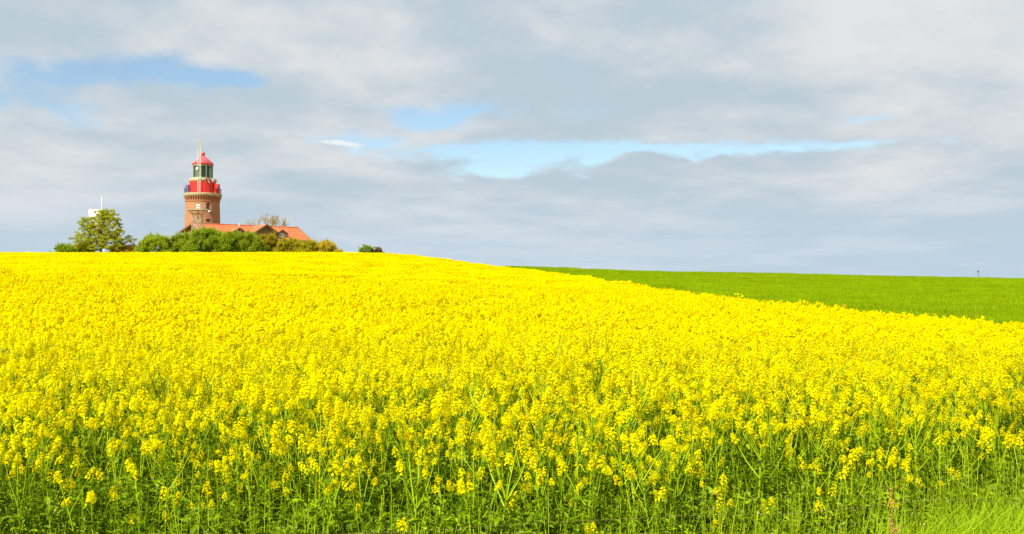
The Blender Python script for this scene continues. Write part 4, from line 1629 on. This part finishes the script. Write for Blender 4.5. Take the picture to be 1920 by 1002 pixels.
# ------------------------------------------------------------------ people on the gallery
def person(label, loc, rz, top, legs, hair, arms, h=1.7, longhair=False):
    """one continuous skinned body; jacket, trousers, skin by region"""
    k = h / 1.7
    J = {'pel': (0, 0, .93), 'spi': (0, .01, 1.12), 'che': (0, .0, 1.32), 'nec': (0, .0, 1.46), 'hb': (0, -.015, 1.53), 'ht': (0, -.01, 1.65)}
    Rd = {'pel': (.145, .11), 'spi': (.135, .10), 'che': (.165, .11), 'nec': (.055, .055), 'hb': (.075, .088), 'ht': (.07, .085)}
    Ed = [('pel', 'spi'), ('spi', 'che'), ('che', 'nec'), ('nec', 'hb'), ('hb', 'ht')]
    for s, n in ((-1, 'l'), (1, 'r')):
        st = .03 if n == 'l' else -.04
        J.update({'hip' + n: (s * .09, 0, .86), 'kne' + n: (s * .10, -.03 + st, .49), 'ank' + n: (s * .105, .02 + st, .09), 'toe' + n: (s * .12, -.15 + st, .035)})
        Rd.update({'hip' + n: (.09, .09), 'kne' + n: (.06, .062), 'ank' + n: (.045, .045), 'toe' + n: (.035, .028)})
        Ed += [('pel', 'hip' + n), ('hip' + n, 'kne' + n), ('kne' + n, 'ank' + n), ('ank' + n, 'toe' + n)]
        el, wr = arms[n]
        J.update({'sho' + n: (s * .18, 0, 1.39), 'elb' + n: el, 'wri' + n: wr})
        Rd.update({'sho' + n: (.062, .062), 'elb' + n: (.045, .045), 'wri' + n: (.03, .026)})
        dv = (Vector(wr) - Vector(el)).normalized()
        pal = Vector(wr) + dv * .07
        J['pal' + n] = tuple(pal)
        Rd['pal' + n] = (.036, .022)
        Ed += [('che', 'sho' + n), ('sho' + n, 'elb' + n), ('elb' + n, 'wri' + n), ('wri' + n, 'pal' + n)]
        sd = dv.cross(Vector((0, 1, 0)))
        sd = sd.normalized() if sd.length > .1 else Vector((0, 0, 1))
        for q, (off, ln) in enumerate(((-.026, .060), (-.009, .072), (.009, .068), (.026, .052))):
            J['f%d%s' % (q, n)] = tuple(pal + sd * off + dv * ln + Vector((0, -.012, 0)))
            Rd['f%d%s' % (q, n)] = (.009, .009)
            Ed.append(('pal' + n, 'f%d%s' % (q, n)))
        J['th' + n] = tuple(Vector(wr) + dv * .06 + sd * .055)
        Rd['th' + n] = (.01, .01)
        Ed.append(('wri' + n, 'th' + n))
    names = list(J)
    me = bpy.data.meshes.new('person_skeleton')
    me.from_pydata([Vector(J[n]) * k for n in names], [(names.index(a), names.index(b)) for a, b in Ed], [])
    o = bpy.data.objects.new('person_tmp', me)
    col.objects.link(o)
    md = o.modifiers.new('skin', 'SKIN')
    md.use_smooth_shade = True
    sv = me.skin_vertices[0].data if me.skin_vertices else None
    if sv is None:
        bpy.context.view_layer.objects.active = o
        bpy.context.view_layer.update()
        bmm = bmesh.new()
        bmm.from_mesh(me)
        bmm.verts.layers.skin.verify()
        bmm.to_mesh(me)
        bmm.free()
        sv = me.skin_vertices[0].data
    for i, n in enumerate(names):
        sv[i].radius = (Rd[n][0] * k, Rd[n][1] * k)
        sv[i].use_root = (n == 'pel')
    ss = o.modifiers.new('sub', 'SUBSURF')
    ss.levels = ss.render_levels = 1
    dg = bpy.context.evaluated_depsgraph_get()
    body = bpy.data.meshes.new_from_object(o.evaluated_get(dg))
    bpy.data.objects.remove(o)
    body.materials.clear()
    for m in (top, legs, M['skin'], M['shoe']):
        body.materials.append(m)
    hands = [Vector(J['pal' + n]) * k for n in 'lr']
    for p in body.polygons:
        c = p.center
        mi = 0
        if c.z < .10 * k: mi = 3
        elif c.z < .90 * k and abs(c.x) < .24 * k: mi = 1
        if c.z > 1.47 * k and abs(c.x) < .14 * k: mi = 2
        if min((c - q).length for q in hands) < .10 * k: mi = 2
        p.material_index = mi
        p.use_smooth = True
    t = thing('person', label, 'person', loc, rz)
    obj('body', body, t)
    # hair cap, nose, eyes
    hm = MB()
    n = 14
    V = []
    for i in range(7):
        th = math.pi * .60 * i / 6
        for q in range(n):
            a = 2 * math.pi * q / n
            back = .5 + .5 * math.sin(a)
            th2 = th * (.72 + .55 * back)
            V.append((.090 * math.sin(th2) * math.cos(a) * k, (.0 + .108 * math.sin(th2) * math.sin(a)) * k, (1.615 + .115 * math.cos(th2)) * k))
    hm.raw(V, [(i * n + q, i * n + (q + 1) % n, (i + 1) * n + (q + 1) % n, (i + 1) * n + q) for i in range(6) for q in range(n)])
    if longhair:
        hm.lathe([(.085 * k, 1.60 * k), (.10 * k, 1.50 * k), (.07 * k, 1.40 * k)], 10, a0=.2, a1=math.pi - .2)
    obj('hair', hm.mesh('hair', [hair], True), t)
    fm = MB()
    fm.raw([Vector(v) * k for v in ((-.014, -.098, 1.565), (.014, -.098, 1.565), (0, -.098, 1.605), (0, -.128, 1.572))], [(0, 1, 3), (1, 2, 3), (2, 0, 3)])
    obj('nose', fm.mesh('nose', [M['skin']]), t)
    for s in (-1, 1):
        em = MB()
        em.lathe([(.001, .006), (.011, .003), (.012, 0), (.001, -.004)], 8)
        obj('eye', em.mesh('eye', [M['gable_dark']]), t, (s * .032 * k, -.100 * k, 1.605 * k), (R(90), 0, 0))
    return t


def gal(pxo, back=0.0, r=None):
    r = r or RRAIL - .32
    x = pxo * S
    return (LX + x, LD - math.sqrt(max(.05, r * r - x * x)) + back, LZ0 + ZD)


person('person in a magenta jacket with one arm out on the lighthouse gallery', gal(-26.8, .1), R(-25), M['magenta'], M['jeans'], M['hair_dark'],
       {'l': ((-.42, -.12, 1.22), (-.62, -.25, 1.08)), 'r': ((.38, -.08, 1.22), (.56, -.16, 1.38))}, 1.72, True)
person('fair haired person in a dark jacket on the left of the gallery', gal(-20.6, .35), R(-20), M['navy'], M['navy'], M['hair_fair'],
       {'l': ((-.27, .02, 1.14), (-.24, -.2, 1.02)), 'r': ((.27, .02, 1.13), (.26, -.16, .96))}, 1.76)
person('person in a blue jacket at the right end of the gallery', gal(31.0, .2, RRAIL - .1), R(40), M['blue'], M['jeans'], M['hair_dark'],
       {'l': ((-.27, .02, 1.14), (-.24, -.2, 1.02)), 'r': ((.27, .02, 1.13), (.26, -.16, .96))}, 1.68)

# ------------------------------------------------------------------ keeper's house
def house():
    A = Vector((-55.2, 172.0, 0))
    z0 = gz1(-48, 172)
    ang = math.atan2(.66, .75)
    H = thing('keepers_house', 'long brick house with orange tiled roof, cross gable and dormers', 'house', (A.x, A.y, z0), ang)
    # local: +X along the ridge, -Y towards the front

    def part(name, mb, mats, parent=H, smooth=False):
        mats = mats if isinstance(mats, list) else [mats]
        return obj(name, mb.mesh('house_' + name, mats, smooth), parent)
    zr = 12.33 - z0
    ze = 9.72 - z0
    zeb = 11.05 - z0
    Lh, fw, bw, ov = 20.2, 4.6, 4.7, .45
    # walls
    w = MB()
    w.face([(.25, -fw, 0), (Lh - .25, -fw, 0), (Lh - .25, -fw, ze + .1), (.25, -fw, ze + .1)])
    w.face([(.25, bw, 0), (.25, bw, zeb + .1), (Lh - .25, bw, zeb + .1), (Lh - .25, bw, 0)])
    for x in (.25, Lh - .25):
        w.face([(x, -fw, 0), (x, -fw, ze + .1), (x, 0, zr - .14), (x, bw, zeb + .02), (x, bw, 0)])
    part('wall', w, M['brick_house'])
    # roof slabs
    sl = (zr - ze) / (fw + ov)
    r = MB()
    th = .14

    def slab(mb, a, b, c, d, t=th, mi=0):
        n = (Vector(b) - Vector(a)).cross(Vector(d) - Vector(a)).normalized()
        if n.z < 0: n = -n
        q = [Vector(p) for p in (a, b, c, d)]
        lo = [p - n * t for p in q]
        mb.raw(q + lo, [(0, 1, 2, 3), (7, 6, 5, 4), (0, 4, 5, 1), (1, 5, 6, 2), (2, 6, 7, 3), (3, 7, 4, 0)], mi)
    slab(r, (-.3, -fw - ov, ze), (Lh + .3, -fw - ov, ze), (Lh + .3, 0, zr), (-.3, 0, zr))
    slab(r, (-.3, bw + ov, zeb), (Lh + .3, bw + ov, zeb), (Lh + .3, .005, zr), (-.3, .005, zr))
    roof = part('roof', r, M['roof'])
    rt = MB()
    for k in range(52):
        x = -.3 + (Lh + .6) * k / 52
        rt.tube([(x, 0, zr + .02), (x + .40, 0, zr + .035)], [.10, .12], 7)
    part('ridge_tiles', rt, M['roof'], roof)['kind'] = 'stuff'
    vb = MB()
    for x in (-.34, Lh + .34):
        slab(vb, (x - .03, -fw - ov - .03, ze - .30), (x + .03, -fw - ov - .03, ze - .30), (x + .03, 0, zr - .30), (x - .03, 0, zr - .30), -.27)
        slab(vb, (x - .03, bw + ov + .03, zeb - .30), (x + .03, bw + ov + .03, zeb - .30), (x + .03, 0, zr - .30), (x - .03, 0, zr - .30), -.27)
    part('verge_board', vb, M['verge'], roof)
    gt = MB()
    gt.tube([(-.3, -fw - ov - .06, ze - .10), (Lh + .3, -fw - ov - .06, ze - .10)], .075, 7)
    gt.tube([(-.35, bw + ov + .05, zeb - .10), (Lh + .3, bw + ov + .05, zeb - .10)], .085, 7)
    part('gutter', gt, M['iron'])

    def gable(name, s, hw, yf, zap, zea, wall_bottom, ovh, windows, mat_wall):
        """projecting gable or dormer with its own little roof running back into the main one"""
        root = MB()
        yb_ap = min(-.02, -(zr - zap) / sl + .1)
        root.face([(s - hw, yf, wall_bottom), (s + hw, yf, wall_bottom), (s + hw, yf, zea), (s, yf, zap - .08), (s - hw, yf, zea)])
        for sg in (-1, 1):
            yb = -(zr - wall_bottom) / sl
            root.face([(s + sg * hw, yf, wall_bottom), (s + sg * hw, yf, zea), (s + sg * hw, -(zr - zea) / sl - .05, zea), (s + sg * hw, max(yf, yb), wall_bottom)])
        o = part(name, root, mat_wall)
        rf = MB()
        pit = (zap - zea) / hw
        ehw = hw + ovh
        ez = zap - pit * ehw
        for sg in (-1, 1):
            slab(rf, (s, yf - ovh, zap), (s, yb_ap, zap), (s + sg * ehw, -(zr - ez) / sl, ez), (s + sg * ehw, yf - ovh, ez), .12)
        part('gable_roof', rf, M['roof'], o)
        vg = MB()
        for sg in (-1, 1):
            for dz, dd, tt in ((.05, .06, .26), (-.22, .0, .16)):
                a = Vector((s, yf - ovh - .03 - dd, zap + dz))
                b = Vector((s + sg * (ehw + .03), yf - ovh - .03 - dd, ez + dz))
                q = [a, b, b - Vector((0, 0, tt)), a - Vector((0, 0, tt))]
                vg.raw(q + [p + Vector((0, .05, 0)) for p in q], [(0, 1, 2, 3), (7, 6, 5, 4), (0, 4, 5, 1), (1, 5, 6, 2), (2, 6, 7, 3), (3, 7, 4, 0)])
        part('bargeboard', vg, M['verge'], o)
        for (wx, wz, ww, wh, lit) in windows:
            fr, gl = MB(), MB()
            for (cx, cz, sx, sz) in ((0, wh / 2, ww + .1, .09), (0, -wh / 2, ww + .1, .09), (-ww / 2, 0, .09, wh), (ww / 2, 0, .09, wh), (0, 0, .07, wh)):
                fr.box((s + wx + cx, yf - .04, wz + cz), (sx, .09, sz))
            gl.box((s + wx, yf - .012, wz), (ww, .02, wh))
            part('window_frame', fr, M['white_paint'] if lit else M['verge'], o)
            part('window_pane', gl, M['pane'] if lit else M['gable_dark'], o)
        return o
    gable('cross_gable', 11.4, 2.15, -fw - .05, 12.38 - z0, 11.02 - z0, 6.0 - z0, .42, [(-.5, 10.05 - z0, .5, .8, False), (.45, 10.05 - z0, .5, .8, False)], M['brick_house'])
    gable('dormer', 14.9, .88, -4.0, 11.60 - z0, 11.05 - z0, 10.1 - z0, .22, [(0, 10.62 - z0, 1.15, .72, True)], M['verge'])
    gable('dormer', 6.6, .88, -4.0, 11.68 - z0, 11.12 - z0, 10.1 - z0, .22, [(0, 10.62 - z0, 1.15, .72, True)], M['verge'])
    vp = MB()
    vp.tube([(8.0, -1.2, zr - .75), (8.0, -1.2, zr + .05)], .07, 7)
    vp.lathe([(.13, zr + .12), (.13, zr + .02)], 8)
    vp2 = MB()
    vp2.tube([(8.0, -1.2, zr - .75), (8.0, -1.2, zr + .02), (8.12, -1.2, zr + .2)], .06, 7)
    part('vent_pipe', vp2, M['white_paint'], roof)


house()

# ------------------------------------------------------------------ steel masts
def lattice_tower():
    d = 165.5
    x, y, _ = at(369.4, 472, d)
    z0 = gz1(x, y)
    s = d / F

    def zz(py): return CAMZ + (HZ - py) / F * d - z0
    t = thing('lattice_tower', 'pale steel lattice tower with flared platform in front of the lighthouse', 'tower', (x, y, z0))
    hw = 7.6 * s
    zt, zp = zz(401), zz(394)
    legs = MB()
    for sx in (-1, 1):
        for sy in (-1, 1):
            lm = MB()
            lm.tube([(sx * hw * 1.12, sy * hw * 1.12, -.1), (sx * hw, sy * hw, zt)], .06, 5)
            obj('leg', lm.mesh('lattice_leg', [M['galv']]), t)
    br = MB()
    n = 6
    for k in range(n):
        a, b = zt * k / n, zt * (k + 1) / n
        for f in range(4):
            c0 = [(-1, -1), (1, -1), (1, 1), (-1, 1)][f]
            c1 = [(-1, -1), (1, -1), (1, 1), (-1, 1)][(f + 1) % 4]
            ka, kb = hw * (1.12 - .12 * a / zt), hw * (1.12 - .12 * b / zt)
            br.tube([(c0[0] * ka, c0[1] * ka, a), (c1[0] * kb, c1[1] * kb, b)], .035, 3, cap=False)
            br.tube([(c1[0] * ka, c1[1] * ka, a), (c0[0] * kb, c0[1] * kb, b)], .035, 3, cap=False)
            br.tube([(c0[0] * kb, c0[1] * kb, b), (c1[0] * kb, c1[1] * kb, b)], .03, 3, cap=False)
    pw = 16.0 * s
    for sx in (-1, 0, 1):
        for sy in (-1, 0, 1):
            if sx or sy:
                br.tube([(sx * hw, sy * hw, zt - .1), (sx * pw * .95, sy * pw * .95, zp - .05)], .04, 4, cap=False)
    obj('bracing', br.mesh('lattice_bracing', [M['galv']]), t)
    ca = MB()
    ca.tube([(.12 * hw, 0, 0), (.12 * hw, 0, zp)], .09, 6)
    obj('cable_duct', ca.mesh('lattice_duct', [M['galv']]), t)
    pf = MB()
    pf.box((0, 0, zp), (2 * pw, 2 * pw, .12))
    obj('platform', pf.mesh('lattice_platform', [M['galv']]), t)
    rl = MB()
    for sx in (-1, 1):
        for sy in (-1, 1):
            rl.tube([(sx * pw * .62, sy * pw * .62, zp), (sx * pw * .62, sy * pw * .62, zp + 1.05)], .022, 4)
    for h_ in (.55, 1.05):
        c = pw * .62
        rl.tube([(-c, -c, zp + h_), (c, -c, zp + h_), (c, c, zp + h_), (-c, c, zp + h_), (-c, -c, zp + h_)], .02, 4)
    obj('railing', rl.mesh('lattice_railing', [M['galv']]), t)
    for (dx, py) in ((-1.9, 384.8), (1.9, 384.8), (-1.9, 389.6), (1.9, 389.6)):
        a = MB()
        a.box((1.6 * s + dx * s, -.12, zz(py)), (.22, .09, .24))
        obj('panel_antenna', a.mesh('lattice_panel', [M['white_paint']]), t)
    po = MB()
    po.tube([(1.6 * s, 0, zp), (1.6 * s, 0, zz(382))], .05, 5)
    po.tube([(1.6 * s - 2.2 * s, -.05, zz(384.8)), (1.6 * s + 2.2 * s, -.05, zz(384.8))], .025, 4)
    po.tube([(1.6 * s - 2.2 * s, -.05, zz(389.6)), (1.6 * s + 2.2 * s, -.05, zz(389.6))], .025, 4)
    obj('pole', po.mesh('lattice_pole', [M['galv']]), t)


def white_tower():
    d = 198.0
    x, y, _ = at(181.5, 472, d)
    z0 = gz1(x, y)
    s = d / F

    def zz(py): return CAMZ + (HZ - py) / F * d - z0
    t = thing('equipment_tower', 'white steel tower with boxed top and pole behind the left tree', 'tower', (x, y, z0))
    hw = 9.6 * s
    for sx in (-1, 1):
        for sy in (-1, 1):
            m = MB()
            m.tube([(sx * hw, sy * hw, -.1), (sx * hw, sy * hw, zz(406))], .085, 5)
            obj('leg', m.mesh('white_leg', [M['white_paint']]), t)
    br = MB()
    for py in (421, 439, 457):
        for f in range(4):
            c0 = [(-1, -1), (1, -1), (1, 1), (-1, 1)][f]
            c1 = [(-1, -1), (1, -1), (1, 1), (-1, 1)][(f + 1) % 4]
            br.tube([(c0[0] * hw, c0[1] * hw, zz(py)), (c1[0] * hw, c1[1] * hw, zz(py))], .075, 4)
            br.tube([(c0[0] * hw, c0[1] * hw, zz(py)), (c1[0] * hw, c1[1] * hw, zz(py - 16))], .025, 4)
    obj('bracing', br.mesh('white_bracing', [M['white_paint']]), t)
    b = MB()
    b.box((0, 0, zz(400.5)), (22 * s, 22 * s, 12.4 * s))
    for k in range(5):
        b.box((-11 * s + 5.5 * k * s, -11 * s - .02, zz(400.5)), (.07, .05, 12.4 * s))
    b.box((0, 0, zz(393.9)), (23 * s, 23 * s, .08))
    obj('cabin', b.mesh('white_cabin', [M['white_paint']]), t)
    p = MB()
    p.tube([(11 * s, -6 * s, zz(405)), (11 * s, -6 * s, zz(368))], [.10, .075], 6)
    obj('pole', p.mesh('white_pole', [M['white_paint']]), t)
    a = MB()
    a.tube([(-11 * s, 0, zz(397)), (-16 * s, 0, zz(397))], .04, 4)
    a.box((-15.6 * s, 0, zz(397.5)), (.24, .2, .36))
    a.tube([(-10 * s, -8 * s, zz(394)), (-10 * s, -8 * s, zz(390.5))], .03, 4)
    obj('aerial', a.mesh('white_aerial', [M['white_paint']]), t)


lattice_tower()
white_tower()


def far_post():
    d = 213.5
    x, y, _ = at(1835, 522, d)
    z0 = gz1(x, y)
    top = CAMZ + (HZ - 507.5) / F * d - z0
    mb = MB()
    mb.tube([(.06, 0, -.3), (.0, 0, top * .6), (-.05, 0, top - .04), (-.05, 0, top)], [.11, .10, .095, .075], 8, 0, .5)
    t = thing('marker_post', 'leaning wooden post with stay on the green field crest', 'post', (x, y, z0))
    obj('post', mb.mesh('marker_post', [M['wood']]), t)
    m2 = MB()
    m2.box((-.12, -.06, top - .22), (.26, .12, .30))
    obj('cap', m2.mesh('marker_cap', [M['iron']]), t)
    m3 = MB()
    m3.tube([(-.05, 0, top * .82), (-1.5, .2, gz1(x - 1.5, y) - z0)], .02, 4)
    obj('stay', m3.mesh('marker_stay', [M['wire']]), t)


far_post()
bpy.context.view_layer.update()
